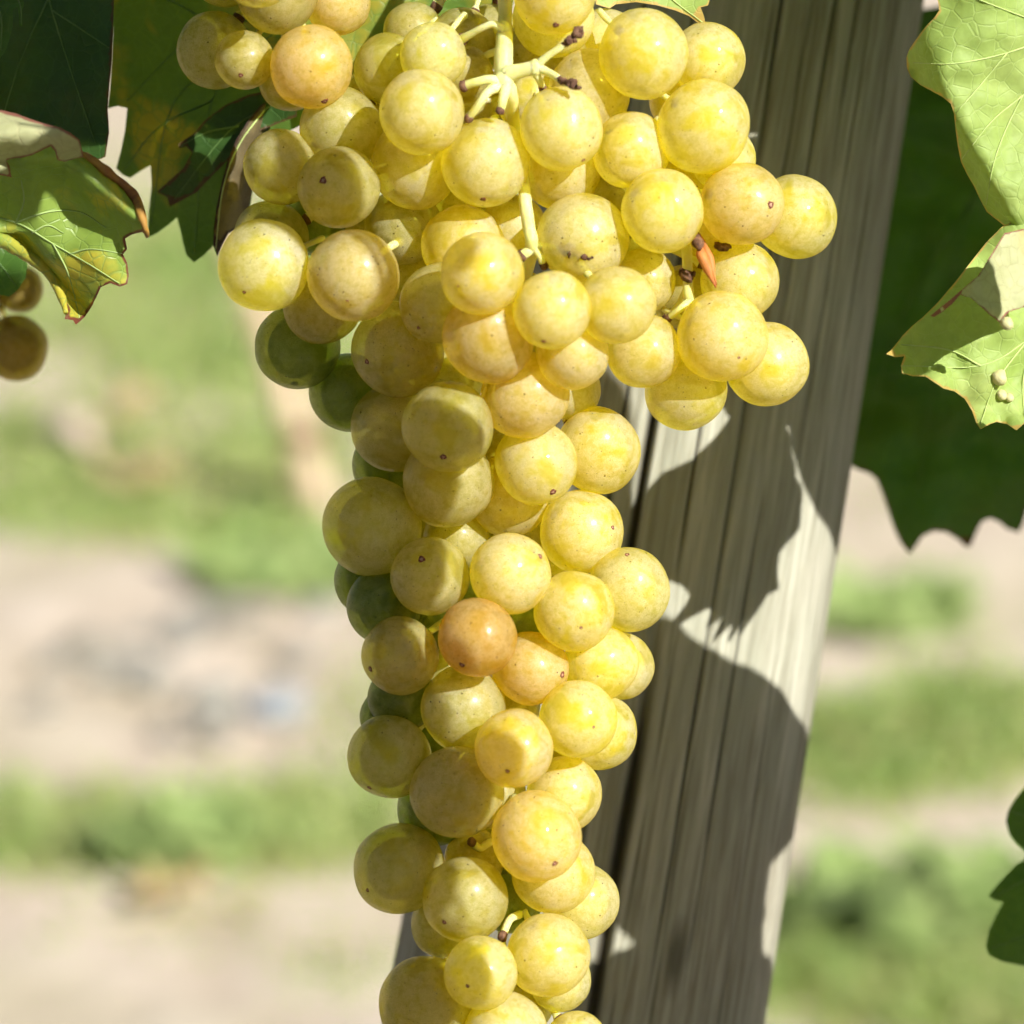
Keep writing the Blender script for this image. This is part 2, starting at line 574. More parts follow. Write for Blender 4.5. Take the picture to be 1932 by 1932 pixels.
# stones, fallen leaves, weed and stake in the blurred background
def stone(px, py, s, col, label, sd):
    c = ground_at(px, py)
    bm = bmesh.new()
    bmesh.ops.create_icosphere(bm, subdivisions=3, radius=1)
    for v in bm.verts:
        d = v.co.normalized()
        k = 1 + .35 * noise.noise(d * 1.3 + Vector((sd, 0, 0))) + .12 * noise.noise(d * 3.7 + Vector((0, sd, 0)))
        v.co = Vector((d.x * s * 1.25, d.y * s, d.z * s * .6)) * k
    me = bpy.data.meshes.new('stone')
    bm.to_mesh(me)
    bm.free()
    me.polygons.foreach_set('use_smooth', [True] * len(me.polygons))
    m = plain('stone_skin', tuple(k * .75 for k in col), col, 30, .9, .2, .5, .004)
    o = link('stone', me, m, None, (c.x, c.y, s * .25))
    o.rotation_euler = (0, 0, sd)
    tag(o, label, 'stone', 'blurred stones on the ground')


stone(525, 1345, 0.0225, (.36, .39, .42), 'blurred blue-grey stone on bare soil left of the bunch', 1.3)
stone(450, 1195, 0.0250, (.30, .27, .21), 'dark blurred clod of earth left of the bunch, under the grass band', 3.1)
stone(170, 1245, 0.0250, (.33, .30, .24), 'blurred brown clod of earth near the left edge of the bare soil', 5.2)
stone(400, 1330, 0.0200, (.36, .35, .30), 'blurred grey clod directly left of the blue-grey stone', 7.7)
for _i in range(14):
    _q = random.Random(40 + _i)
    stone(_q.uniform(60, 620), _q.uniform(1150, 1420), _q.uniform(.012, .022), (.36, .34, .29), 'small blurred grey clod on the bare soil left of the bunch', 11.0 + _i * 1.7)
stone(130, 830, 0.0300, (.80, .62, .50), 'blurred pinkish pale stone in the grass near the left edge', 2.2)


def leaf_outline(size, teeth=5, sd=0, lobes=5):
    """outline of a five-lobed toothed vine leaf round the origin, stalk at the bottom"""
    rnd = random.Random(sd)
    out = []
    n = 150
    for i in range(n):
        a = -math.pi / 2 + 2 * math.pi * (i + .5) / n      # starts at the stalk
        u = abs(((a + math.pi / 2) % (2 * math.pi)) - math.pi) / math.pi   # 0 tip, 1 stalk
        r = .82 + .20 * math.cos(u * math.pi * 2 * (lobes - 1) / 2 * 1.02) - .05 * u
        if u > .90:
            r *= 1 - .75 * (u - .90) / .10
        k = i * (n / 30) / n * 6
        saw = (i % 5) / 5.0
        r *= 1 + .10 * (saw if a < math.pi / 2 else 1 - saw) - .05 + rnd.uniform(-.012, .012)
        out.append((r * size * math.cos(a), r * size * math.sin(a)))
    return out


RIMW = [6.0]


def fill(poly, step):
    """triangles inside a closed outline; returns points, faces, rim factor"""
    pts = []
    n = len(poly)
    for i in range(n):
        a, b = poly[i], poly[(i + 1) % n]
        d = math.hypot(b[0] - a[0], b[1] - a[1])
        k = max(1, int(round(d / step)))
        for j in range(k):
            pts.append((a[0] + (b[0] - a[0]) * j / k, a[1] + (b[1] - a[1]) * j / k))
    nb = len(pts)
    xs = [p[0] for p in pts]
    ys = [p[1] for p in pts]

    def inside(x, y):
        c = False
        j = nb - 1
        for i in range(nb):
            if (pts[i][1] > y) != (pts[j][1] > y) and x < (pts[j][0] - pts[i][0]) * (y - pts[i][1]) / (pts[j][1] - pts[i][1]) + pts[i][0]:
                c = not c
            j = i
        return c

    def edge_d(x, y):
        return min(math.hypot(x - p[0], y - p[1]) for p in pts)
    rim = [1.0] * nb
    allp = list(pts)
    y = min(ys) + step * .5
    row = 0
    big = max(max(xs) - min(xs), max(ys) - min(ys))
    while y < max(ys):
        x = min(xs) + step * (.5 if row % 2 else 0)
        while x < max(xs):
            if inside(x, y):
                d = edge_d(x, y)
                if d > step * .55:
                    allp.append((x, y))
                    rim.append(max(0.0, 1 - d / RIMW[0]))
            x += step
        y += step * .87
        row += 1
    res = delaunay_2d_cdt([Vector(p) for p in allp], [(i, (i + 1) % nb) for i in range(nb)], [], 1, 1e-6)
    verts, _, faces, ov = res[0], res[1], res[2], res[3]
    rm = []
    for o in ov:
        rm.append(rim[o[0]] if o else 1.0)
    return [(p.x, p.y) for p in verts], [tuple(f) for f in faces], rm


def sheet_mesh(name, poly, step, fn, origin):
    pts, faces, rim = fill(poly, step)
    me = mesh(name, [fn(x, y) - origin for x, y in pts], faces)
    at = me.attributes.new('rim', 'FLOAT', 'POINT')
    at.data.foreach_set('value', [rim[i] for i in range(len(me.vertices))])
    return me


def veins_mesh(paths, fn2, origin, r0=.0004):
    vs, fs = [], []
    for path in paths:
        pp = spline([Vector((x, y, 0)) for x, y in path], 5)
        w = [fn2(q.x, q.y) for q in pp]
        n = len(w)
        rr = interp([r0, r0 * .45], n)
        a, b = tube_geo([q - origin for q in w], rr, 5)
        k = len(vs)
        vs += a
        fs += [tuple(i + k for i in f) for f in b]
    return mesh('vein', vs, fs)


def fallen_leaf(px, py, size, mat, label, sd):
    c = ground_at(px, py)
    rnd = random.Random(sd)
    out = leaf_outline(size, sd=sd)
    rot = rnd.uniform(0, 6.28)

    def fn(x, y):
        d = math.hypot(x, y) / size
        return Vector((x * math.cos(rot) - y * math.sin(rot), x * math.sin(rot) + y * math.cos(rot), .012 + .35 * size * d * d * (0.6 + .6 * math.sin(3 * math.atan2(y, x) + sd))))
    r = empty('fallen_leaf', (c.x, c.y, 0.012), label, 'leaf', 'fallen leaves on the vineyard floor')
    link('blade', sheet_mesh('blade', out, size * .09, fn, Vector((0, 0, 0))), mat, r)
    vs, fs = tube_geo(spline([fn(0, -size * .75), fn(0, -size * .75) + Vector((.02, -.03, .0)), fn(0, -size * .75) + Vector((.05, -.05, -.005))], 4), .0015, 6)
    link('stalk', mesh('stalk', vs, fs), M_PETIOLE, r)


M_FALL = leaf_material('fallen_leaf_orange', (0.60, 0.42, 0.22), (0.72, 0.54, 0.30), None, 0, None, .25)
fallen_leaf(270, 945, 0.051, M_FALL, 'blurred orange fallen leaf in the grass left of the bunch', 3)
fallen_leaf(250, 805, 0.042, M_FALL, 'blurred orange-pink fallen leaf beside the pale stone', 8)
fallen_leaf(520, 660, 0.036, M_FALL, 'blurred orange fallen leaf nearest the dark grapes of the bunch', 9)
fallen_leaf(330, 1735, 0.030, M_FALL, 'blurred ochre fallen leaf in the lower left grass', 14)


def stake():
    b = ground_at(632, 975)
    far = (b - CAM).dot(FWD)
    d = far * 0.99
    top = CAM + FWD * d + RT * ((395 - 966) / 966 * TH * d) + UP * ((966 - 330) / 966 * TH * d)
    r = empty('background_stake', b, 'blurred reddish-brown leaning stake behind the left side of the bunch', 'stake')
    ax = [Vector((0, 0, -.05)), (top - b) * .5, top - b]
    vs, fs = tube_geo(spline(ax, 8), interp([.017, .014, .012], 17), 14, .12)
    link('shaft', mesh('shaft', vs, fs), plain('stake_wood', (.56, .42, .27), (.70, .54, .38), 14, .8), r)
    vs, fs = tube_geo([ax[1] * .5 + Vector((0, 0, -.006)), ax[1] * .5 + Vector((0, 0, .006))], .023, 14)
    link('tie', mesh('tie', vs, fs), M_CANE, r)


stake()


M_WEED = plain('weed_leaf', (0.18, 0.27, 0.07), (0.30, 0.37, 0.13), 30, .6)


def weed(px, py, n, spread, label, sd, h=.03):
    c = ground_at(px, py)
    rnd = random.Random(sd)
    r = empty('weed_clump', (c.x, c.y, 0), label, 'weed', 'weeds on the vineyard floor')
    vs, fs = [], []
    sv, sf = [], []
    for _ in range(n):
        a = rnd.uniform(0, 6.28)
        q = Vector((math.cos(a), math.sin(a) * .7, 0)) * spread * math.sqrt(rnd.random())
        z = rnd.uniform(.15, 1) * h
        cc = q + Vector((0, 0, z))
        s = rnd.uniform(.012, .024)
        nrm = Vector((rnd.gauss(0, .5), rnd.gauss(-.3, .5), 1)).normalized()
        t1 = nrm.orthogonal().normalized()
        t1.rotate(Matrix.Rotation(rnd.uniform(0, 6.28), 3, nrm))
        t2 = nrm.cross(t1)
        k = len(vs)
        vs += [cc - t1 * s * 1.5, cc + t2 * s * .7 - t1 * .3 * s, cc + t2 * s * .5 + t1 * .8 * s, cc + t1 * s * 1.6, cc - t2 * s * .5 + t1 * .8 * s, cc - t2 * s * .7 - t1 * .3 * s]
        fs.append((k, k + 1, k + 2, k + 3, k + 4, k + 5))
        if _ % 6 == 0:
            a1, b1 = tube_geo([q * .3, q * .7 + Vector((0, 0, z * .6)), cc], .0018, 5)
            k = len(sv)
            sv += a1
            sf += [tuple(i + k for i in f) for f in b1]
    link('leaves', mesh('leaves', vs, fs, False), M_WEED, r)
    link('stems', mesh('stems', sv, sf), M_PETIOLE, r)


weed(1660, 1185, 110, .07, 'blurred green weed clump on bare soil right of the post', 1)
weed(540, 1110, 110, .08, 'blurred green weed clump beside the dark left grapes', 2)
weed(330, 1625, 80, .06, 'blurred green weed clump in the grass at lower left', 4)
weed(1740, 1800, 110, .09, 'blurred green weed clump at the lower right, beside the foot of the post', 6, .06)


# ------------------------------------------------------------------ unseen vine rows added to cut sky and bounce light: above the picture, behind the viewer
def shade_row(y0, y1, z0, z1, x0, x1, n, label, sd, trunks):
    rnd = random.Random(sd)
    r = empty('shade_row', (0, (y0 + y1) / 2, 0), label, 'vine row', 'added vine rows outside the picture')
    vs, fs = [], []
    for _ in range(n):
        c = Vector((rnd.uniform(x0, x1), rnd.gauss(0, .3) * (y1 - y0), 0))
        c.y = max(y0, min(y1, c.y + (y0 + y1) / 2)) - (y0 + y1) / 2
        c.z = rnd.uniform(z0, z1 + .12 * noise.noise(Vector((c.x * 1.5, 0, sd))))
        s = rnd.uniform(.04, .075)
        nrm = Vector((rnd.gauss(0, .5), rnd.gauss(-.5, .6), rnd.uniform(.1, 1))).normalized()
        t1 = nrm.orthogonal().normalized()
        t1.rotate(Matrix.Rotation(rnd.uniform(0, 6.28), 3, nrm))
        t2 = nrm.cross(t1)
        k = len(vs)
        vs.append(c)
        for q in range(10):
            a = 2 * math.pi * q / 10
            rr = s * (1.0 if q % 2 else .68)
            vs.append(c + t1 * math.cos(a) * rr + t2 * math.sin(a) * rr + nrm * rnd.uniform(-.1, .1) * s)
        fs += [(k, k + 1 + q, k + 1 + (q + 1) % 10) for q in range(10)]
    f = link('foliage', mesh('foliage', vs, fs, False), M_FOLIAGE, r)
    f['kind'] = 'stuff'
    for i, x in enumerate(trunks):
        w = spline([Vector((x, 0, -.05)), Vector((x + .03, .02, .3)), Vector((x - .02, -.01, .6)), Vector((x + .02, .0, z1 * .75))], 6)
        a, b = tube_geo(w, interp([.028, .022, .02, .012], len(w)), 12, .25, x)
        link('trunk', mesh('trunk', a, b), M_CANE, r)
    return r


shade_row(-1.35, -.85, .30, 2.1, -5, 8, 6500, 'added row of vines behind the viewer, outside the picture, shading the near ground', 71, [-4, -2.8, -1.6, -.4, .8, 2, 3.2, 4.4, 5.6, 6.8])
shade_row(.84, 1.10, 1.06, 1.16, -4, 4, 1800, 'added leaf wall above the picture, blocking sky light', 72, [-2.6, -1.3, 1.3, 2.6])

# ------------------------------------------------------------------ wooden post
def build_post():
    # axis through two picture points, at the depth of the post's core
    dzc = -102.0
    top = P(1432, -150, dzc)
    bot = P(1068, 2010, dzc)
    ax = (top - bot).normalized()
    # run on down to the ground and up out of the picture
    kd = bot.z / ax.z
    base = bot - ax * (kd + .25)
    length = (top - base).length + .35
    side = (RT - ax * RT.dot(ax)).normalized()
    front = side.cross(ax).normalized()
    if front.dot(FWD) > 0:
        front = -front
    vis0 = (bot - base).length - .02
    vis1 = (top - base).length + .02
    NT_ = 420
    zs = [0, vis0 * .5] + [vis0 + (vis1 - vis0) * i / 150 for i in range(151)] + [vis1 + .1, length]
    # drying cracks: angle from the front (rad, + = right), start, end along the visible part, depth mm, half width rad
    cracks = [(-.16, .25, .70, 4.0, .024), (.05, .0, .36, 4.5, .030), (.11, .42, .86, 1.2, .006), (.33, .15, .9, 1.3, .008),
              (-.62, .0, .9, 2.2, .013), (-.32, .3, 1.0, 1.6, .008), (.52, .1, .55, 1.1, .006), (.74, .55, .9, 1.2, .007),
              (.48, .66, 1.0, 1.8, .010), (.95, .55, 1.0, 1.0, .006), (.17, .72, 1.0, 1.8, .010), (-.9, .2, .7, 1.6, .01),
              (.80, .0, .35, .9, .006), (1.15, .1, .5, .9, .006), (.62, .78, 1.0, 1.0, .006), (.36, .0, .3, .8, .005), (.16, .0, .45, .9, .005)]
    vs, fs, cr, uvs = [], [], [], []
    for z in zs:
        f = (z - vis0) / (vis1 - vis0)
        rad = 0.0420 - .0042 * max(-.5, min(1.3, f))
        for k in range(NT_):
            th = 2 * math.pi * k / NT_ - math.pi
            wv = noise.noise(Vector((z * 3.1, th * 2, 1.7)))
            r = rad + .0009 * noise.noise(Vector((math.cos(th) * 1.6, math.sin(th) * 1.6, z * 4))) + .00022 * noise.noise(Vector((th * 60, z * 2.5, 3)))
            c = 0.0
            for ci, (a, s, e, dp, hw) in enumerate(cracks):
                aa = a + .022 * noise.noise(Vector((z * 7, ci * 3.3, 0))) + .008 * noise.noise(Vector((z * 40, ci * 3.3, 5)))
                d = abs(th - aa) / hw
                if d < 1.6 and s - .08 < f < e + .08:
                    taper = min(1, max(0, (f - s + .08) / .16), 1) * min(1, max(0, (e + .08 - f) / .16))
                    g = max(0, 1 - d / 1.6) * taper
                    c = max(c, g)
                    r -= dp * MM * g
            pt = base + ax * z + side * (math.sin(th) * r) + front * (math.cos(th) * r)
            vs.append(pt - base)
            cr.append(c)
            uvs.append((th * .042, z))
    nz = len(zs)
    fuv = []
    for j in range(nz - 1):
        for k in range(NT_):
            k2 = (k + 1) % NT_
            fs.append((j * NT_ + k, j * NT_ + k2, (j + 1) * NT_ + k2, (j + 1) * NT_ + k))
            x2 = uvs[j * NT_ + k2][0] if k2 else math.pi * .042
            fuv += [uvs[j * NT_ + k], (x2, zs[j]), (x2, zs[j + 1]), uvs[(j + 1) * NT_ + k]]
    fs.append(tuple((nz - 1) * NT_ + k for k in range(NT_)))
    fuv += [(0, 0)] * NT_
    me = bpy.data.meshes.new('shaft')
    me.from_pydata([tuple(v) for v in vs], [], fs)
    uvl = me.uv_layers.new(name='UVMap')
    for i, u in enumerate(fuv):
        uvl.data[i].uv = u
    at = me.attributes.new('crack', 'FLOAT', 'POINT')
    at.data.foreach_set('value', cr)
    me.polygons.foreach_set('use_smooth', [True] * len(me.polygons))
    r = empty('wooden_post', base, 'weathered grey round wooden post with drying cracks, leaning right behind the grapes', 'post')
    link('shaft', me, M_WOOD, r)
    # staple and wire end high on the post, above the picture
    s0 = base + ax * (vis1 + .03) + front * .037
    a, b = tube_geo(spline([s0 - side * .006 - base, s0 - side * .006 + front * .004 - base, s0 + side * .006 + front * .004 - base, s0 + side * .006 - base], 4), .0009, 8)
    link('staple', mesh('staple', a, b), plain('galvanised', (.42, .43, .44), (.55, .56, .57), 300, .45, .5), r)


build_post()


def post_dz(x, y):
    """depth of the post's front surface at a picture point"""
    xc = 1432 + (y + 150) / 2160 * (1068 - 1432)
    hw = 335.0 + (y - 966) / 1932 * 36
    u = max(-1, min(1, (x - xc) / hw))
    return -102 + 41 * math.sqrt(1 - u * u)


# ------------------------------------------------------------------ grapes
Y_ = (0.98, 0.88, 0.02)
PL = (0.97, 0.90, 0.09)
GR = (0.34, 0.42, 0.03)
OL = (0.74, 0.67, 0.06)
AM = (0.97, 0.81, 0.025)
PK = (0.93, 0.79, 0.08)
KA = (0.84, 0.58, 0.03)
OR = (0.95, 0.755, 0.015)
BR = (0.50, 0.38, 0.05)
# x, y, radius, layer (0 = nearest), tint, blush, scar (x, y) or None
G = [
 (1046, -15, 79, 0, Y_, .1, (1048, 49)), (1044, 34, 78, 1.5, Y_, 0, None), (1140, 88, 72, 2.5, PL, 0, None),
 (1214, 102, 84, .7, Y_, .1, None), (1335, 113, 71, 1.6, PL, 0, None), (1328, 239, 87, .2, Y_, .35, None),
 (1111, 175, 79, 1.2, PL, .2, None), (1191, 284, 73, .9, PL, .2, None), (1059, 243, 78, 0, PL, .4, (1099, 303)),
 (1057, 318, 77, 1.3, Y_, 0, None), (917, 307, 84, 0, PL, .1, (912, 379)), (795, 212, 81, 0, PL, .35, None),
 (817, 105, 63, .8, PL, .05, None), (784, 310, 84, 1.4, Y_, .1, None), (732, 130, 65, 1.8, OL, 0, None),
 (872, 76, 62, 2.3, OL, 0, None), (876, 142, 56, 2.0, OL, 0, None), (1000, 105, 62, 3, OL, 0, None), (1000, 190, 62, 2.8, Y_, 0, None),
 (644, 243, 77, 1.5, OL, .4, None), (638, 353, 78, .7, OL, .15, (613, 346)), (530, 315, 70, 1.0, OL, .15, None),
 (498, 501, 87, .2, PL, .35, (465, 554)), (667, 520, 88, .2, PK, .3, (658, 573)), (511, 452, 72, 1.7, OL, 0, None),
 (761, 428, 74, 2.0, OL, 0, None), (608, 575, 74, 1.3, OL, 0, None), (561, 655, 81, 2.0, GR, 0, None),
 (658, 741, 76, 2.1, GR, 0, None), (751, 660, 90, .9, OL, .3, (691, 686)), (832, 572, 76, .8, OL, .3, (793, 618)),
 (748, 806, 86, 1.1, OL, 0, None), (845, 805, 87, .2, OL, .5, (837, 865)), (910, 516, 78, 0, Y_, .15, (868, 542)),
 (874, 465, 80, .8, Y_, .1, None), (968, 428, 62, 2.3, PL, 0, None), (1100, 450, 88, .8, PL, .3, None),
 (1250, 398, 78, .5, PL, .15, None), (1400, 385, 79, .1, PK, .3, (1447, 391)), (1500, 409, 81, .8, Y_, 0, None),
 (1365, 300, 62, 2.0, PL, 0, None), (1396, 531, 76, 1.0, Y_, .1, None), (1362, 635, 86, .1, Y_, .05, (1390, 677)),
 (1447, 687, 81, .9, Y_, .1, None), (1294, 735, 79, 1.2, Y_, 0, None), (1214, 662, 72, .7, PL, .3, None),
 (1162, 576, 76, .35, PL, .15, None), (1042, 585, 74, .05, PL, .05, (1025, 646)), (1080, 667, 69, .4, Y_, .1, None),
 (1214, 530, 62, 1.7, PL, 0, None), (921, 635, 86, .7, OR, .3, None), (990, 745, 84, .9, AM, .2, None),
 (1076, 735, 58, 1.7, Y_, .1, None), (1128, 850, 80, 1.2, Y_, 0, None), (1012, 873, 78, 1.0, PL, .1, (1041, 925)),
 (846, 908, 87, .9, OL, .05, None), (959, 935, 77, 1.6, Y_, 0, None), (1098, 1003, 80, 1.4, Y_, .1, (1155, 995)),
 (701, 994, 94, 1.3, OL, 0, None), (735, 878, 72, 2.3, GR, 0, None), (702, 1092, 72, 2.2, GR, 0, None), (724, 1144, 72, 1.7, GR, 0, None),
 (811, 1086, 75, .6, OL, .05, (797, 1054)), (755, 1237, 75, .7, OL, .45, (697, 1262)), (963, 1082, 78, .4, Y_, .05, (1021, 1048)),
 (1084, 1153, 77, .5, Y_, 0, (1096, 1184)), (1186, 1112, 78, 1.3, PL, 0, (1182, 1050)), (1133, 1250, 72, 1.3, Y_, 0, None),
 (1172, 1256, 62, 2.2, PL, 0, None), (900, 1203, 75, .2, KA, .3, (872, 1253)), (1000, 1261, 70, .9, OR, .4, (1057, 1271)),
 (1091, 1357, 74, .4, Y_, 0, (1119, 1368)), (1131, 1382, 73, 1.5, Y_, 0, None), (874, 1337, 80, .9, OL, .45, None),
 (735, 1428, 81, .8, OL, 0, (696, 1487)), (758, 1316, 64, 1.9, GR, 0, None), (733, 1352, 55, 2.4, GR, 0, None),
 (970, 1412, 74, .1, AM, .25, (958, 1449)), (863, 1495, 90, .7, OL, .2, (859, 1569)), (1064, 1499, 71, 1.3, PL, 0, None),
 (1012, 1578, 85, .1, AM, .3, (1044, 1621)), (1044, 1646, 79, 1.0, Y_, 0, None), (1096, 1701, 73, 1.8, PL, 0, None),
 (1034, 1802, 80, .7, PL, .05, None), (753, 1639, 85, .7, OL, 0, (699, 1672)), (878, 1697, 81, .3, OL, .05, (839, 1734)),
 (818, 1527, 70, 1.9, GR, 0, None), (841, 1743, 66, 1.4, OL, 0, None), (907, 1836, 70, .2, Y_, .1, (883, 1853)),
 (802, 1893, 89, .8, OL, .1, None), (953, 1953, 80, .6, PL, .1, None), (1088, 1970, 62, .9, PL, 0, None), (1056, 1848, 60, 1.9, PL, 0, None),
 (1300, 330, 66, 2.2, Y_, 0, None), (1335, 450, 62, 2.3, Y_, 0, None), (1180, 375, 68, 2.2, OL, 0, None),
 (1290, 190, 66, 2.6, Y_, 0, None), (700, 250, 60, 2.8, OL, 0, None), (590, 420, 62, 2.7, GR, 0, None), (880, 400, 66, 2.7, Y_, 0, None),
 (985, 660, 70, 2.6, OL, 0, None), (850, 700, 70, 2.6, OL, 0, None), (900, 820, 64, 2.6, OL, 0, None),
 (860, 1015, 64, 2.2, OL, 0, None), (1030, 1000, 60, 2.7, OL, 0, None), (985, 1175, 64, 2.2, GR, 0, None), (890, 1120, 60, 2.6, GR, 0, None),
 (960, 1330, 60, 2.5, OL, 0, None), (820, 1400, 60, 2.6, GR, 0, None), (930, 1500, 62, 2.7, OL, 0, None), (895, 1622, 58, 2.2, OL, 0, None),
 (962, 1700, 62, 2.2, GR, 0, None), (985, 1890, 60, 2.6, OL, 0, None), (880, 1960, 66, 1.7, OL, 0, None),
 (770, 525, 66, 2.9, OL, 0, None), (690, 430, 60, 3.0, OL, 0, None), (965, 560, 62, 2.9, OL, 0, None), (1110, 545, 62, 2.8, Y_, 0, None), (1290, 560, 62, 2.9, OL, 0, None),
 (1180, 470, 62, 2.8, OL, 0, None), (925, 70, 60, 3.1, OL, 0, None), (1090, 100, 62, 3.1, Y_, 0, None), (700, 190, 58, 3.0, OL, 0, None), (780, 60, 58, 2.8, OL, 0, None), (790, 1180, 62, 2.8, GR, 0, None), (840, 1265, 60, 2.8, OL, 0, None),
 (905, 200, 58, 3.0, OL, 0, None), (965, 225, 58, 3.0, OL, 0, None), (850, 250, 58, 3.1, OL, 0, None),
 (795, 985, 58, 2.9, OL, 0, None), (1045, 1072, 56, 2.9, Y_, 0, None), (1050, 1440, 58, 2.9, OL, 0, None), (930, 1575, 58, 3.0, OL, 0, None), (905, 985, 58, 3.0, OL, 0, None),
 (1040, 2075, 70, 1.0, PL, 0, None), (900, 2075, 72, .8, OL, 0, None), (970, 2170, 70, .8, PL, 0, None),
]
# the small bunch above left
G2 = [
 (588, 126, 79, 0, OR, .4, (614, 194)), (461, 113, 56, .7, OL, 0, (457, 147)), (405, 95, 72, 1.9, OL, .2, None),
 (523, -15, 78, .9, OL, .1, None), (638, 6, 62, 1.0, PK, .6, None), (485, -62, 74, .3, Y_, .1, None), (648, -52, 72, 1.5, Y_, 0, None),
 (545, 152, 58, 1.6, OL, 0, None), (570, -110, 75, .6, Y_, 0, None), (420, -60, 70, 1.6, OL, 0, None),
]
# out-of-focus bunch at the left edge
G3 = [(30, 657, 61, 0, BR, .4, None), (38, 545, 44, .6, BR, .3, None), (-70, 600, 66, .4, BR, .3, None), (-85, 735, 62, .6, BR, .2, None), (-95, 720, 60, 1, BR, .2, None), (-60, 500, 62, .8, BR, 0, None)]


def solve_depth(gs, axis, zmin):
    n = len(gs)
    zb = []
    for x, y, r, ly, *_ in gs:
        xc, W, D = axis(y)
        zb.append(D * math.sqrt(max(.06, 1 - ((x - xc) / W) ** 2)) - ly * 62)
    z = zb[:]
    pairs = []
    for i in range(n):
        for j in range(i + 1, n):
            d = math.hypot(gs[i][0] - gs[j][0], gs[i][1] - gs[j][1])
            s = (gs[i][2] + gs[j][2]) * .92
            if d < s:
                gap = math.sqrt(s * s - d * d)
                li, lj = gs[i][3], gs[j][3]
                if li <= lj:
                    pairs.append((i, j, gap))
                else:
                    pairs.append((j, i, gap))
    for it in range(500):
        for i in range(n):
            z[i] += (zb[i] - z[i]) * .01
        for f, b, gap in pairs:
            e = gap - (z[f] - z[b])
            if e > 0:
                z[f] += e * .35
                z[b] -= e * .35
        for i in range(n):
            if z[i] - gs[i][2] < zmin:
                z[i] = zmin + gs[i][2]
    return z


def axis_main(y):
    if y < 650:
        return 960, 620, 200
    if y < 850:
        k = (y - 650) / 200
        return 960, 620 + (360 - 620) * k, 200 + (170 - 200) * k
    return 940 - (y - 850) * .01, 360, 170


def berry_mesh(sd, el):
    bm = bmesh.new()
    bmesh.ops.create_uvsphere(bm, u_segments=48, v_segments=32, radius=1)
    for v in bm.verts:
        d = v.co.normalized()
        k = 1 + .035 * noise.noise(d * 1.3 + Vector((sd * 7.1, 0, 0)))
        v.co = Vector((d.x * k, d.y * k, d.z * k * el))
    me = bpy.data.meshes.new('grape')
    bm.to_mesh(me)
    bm.free()
    me.polygons.foreach_set('use_smooth', [True] * len(me.polygons))
    me.materials.append(M_GRAPE)
    return me


BERRIES = [berry_mesh(i, e) for i, e in enumerate((1.0, 1.05, .97, 1.07, 1.02, .96, 1.035, .985))]


def pulp_mesh():
    bm = bmesh.new()
    bmesh.ops.create_icosphere(bm, subdivisions=3, radius=1)
    for v in bm.verts:
        v.co *= 1 + .05 * noise.noise(v.co * 1.7)
    me = bpy.data.meshes.new('pulp')
    bm.to_mesh(me)
    bm.free()
    me.polygons.foreach_set('use_smooth', [True] * len(me.polygons))
    me.materials.append(M_PULP)
    return me


PULP = pulp_mesh()


def scar_mesh():
    """a corky ring with a pale middle; local +Z points out of the berry, unit = 1 mm"""
    prof = [(.0, .10), (.16, .11), (.24, .04), (.34, .13), (.46, .11), (.55, -.02)]
    seg = 14
    vs = [(0, 0, prof[0][1])]
    fs = []
    for r, z in prof[1:]:
        for k in range(seg):
            a = 2 * math.pi * k / seg
            w = 1 + .14 * math.sin(a * 3 + r * 9) + .08 * math.sin(a * 5)
            vs.append((r * w * math.cos(a), r * w * math.sin(a), z))
    for k in range(seg):
        fs.append((0, 1 + k, 1 + (k + 1) % seg))
    for i in range(len(prof) - 2):
        for k in range(seg):
            k2 = (k + 1) % seg
            fs.append((1 + i * seg + k, 1 + (i + 1) * seg + k, 1 + (i + 1) * seg + k2, 1 + i * seg + k2))
    me = mesh('blossom_scar', vs, fs)
    me.materials.append(M_SCAR)
    me.materials.append(M_SCARC)
    for i, p in enumerate(me.polygons):
        if i < seg * 2:
            p.material_index = 1
    return me


SCAR = scar_mesh()


def pedicel_mesh():
    """unit-length little stalk along +Z, swelling into a warty brown cap at the berry end (z = 0)"""
    n = 9
    pts, rr = [], []
    for i in range(n):
        u = i / (n - 1)
        pts.append(Vector((.05 * math.sin(u * 3), .03 * math.sin(u * 2), u)))
        rr.append(.11 if u < .1 else (.13 if u < .2 else .06 + .03 * u))
    return mesh('pedicel', *tube_geo(pts, rr, 9, .2))


PEDI = pedicel_mesh()
PEDI.materials.append(M_STEM)
PEDI.materials.append(M_BROWN)
for p in PEDI.polygons:
    c = sum(PEDI.vertices[i].co.z for i in p.vertices) / len(p.vertices)
    p.material_index = 1 if c < .16 else 0


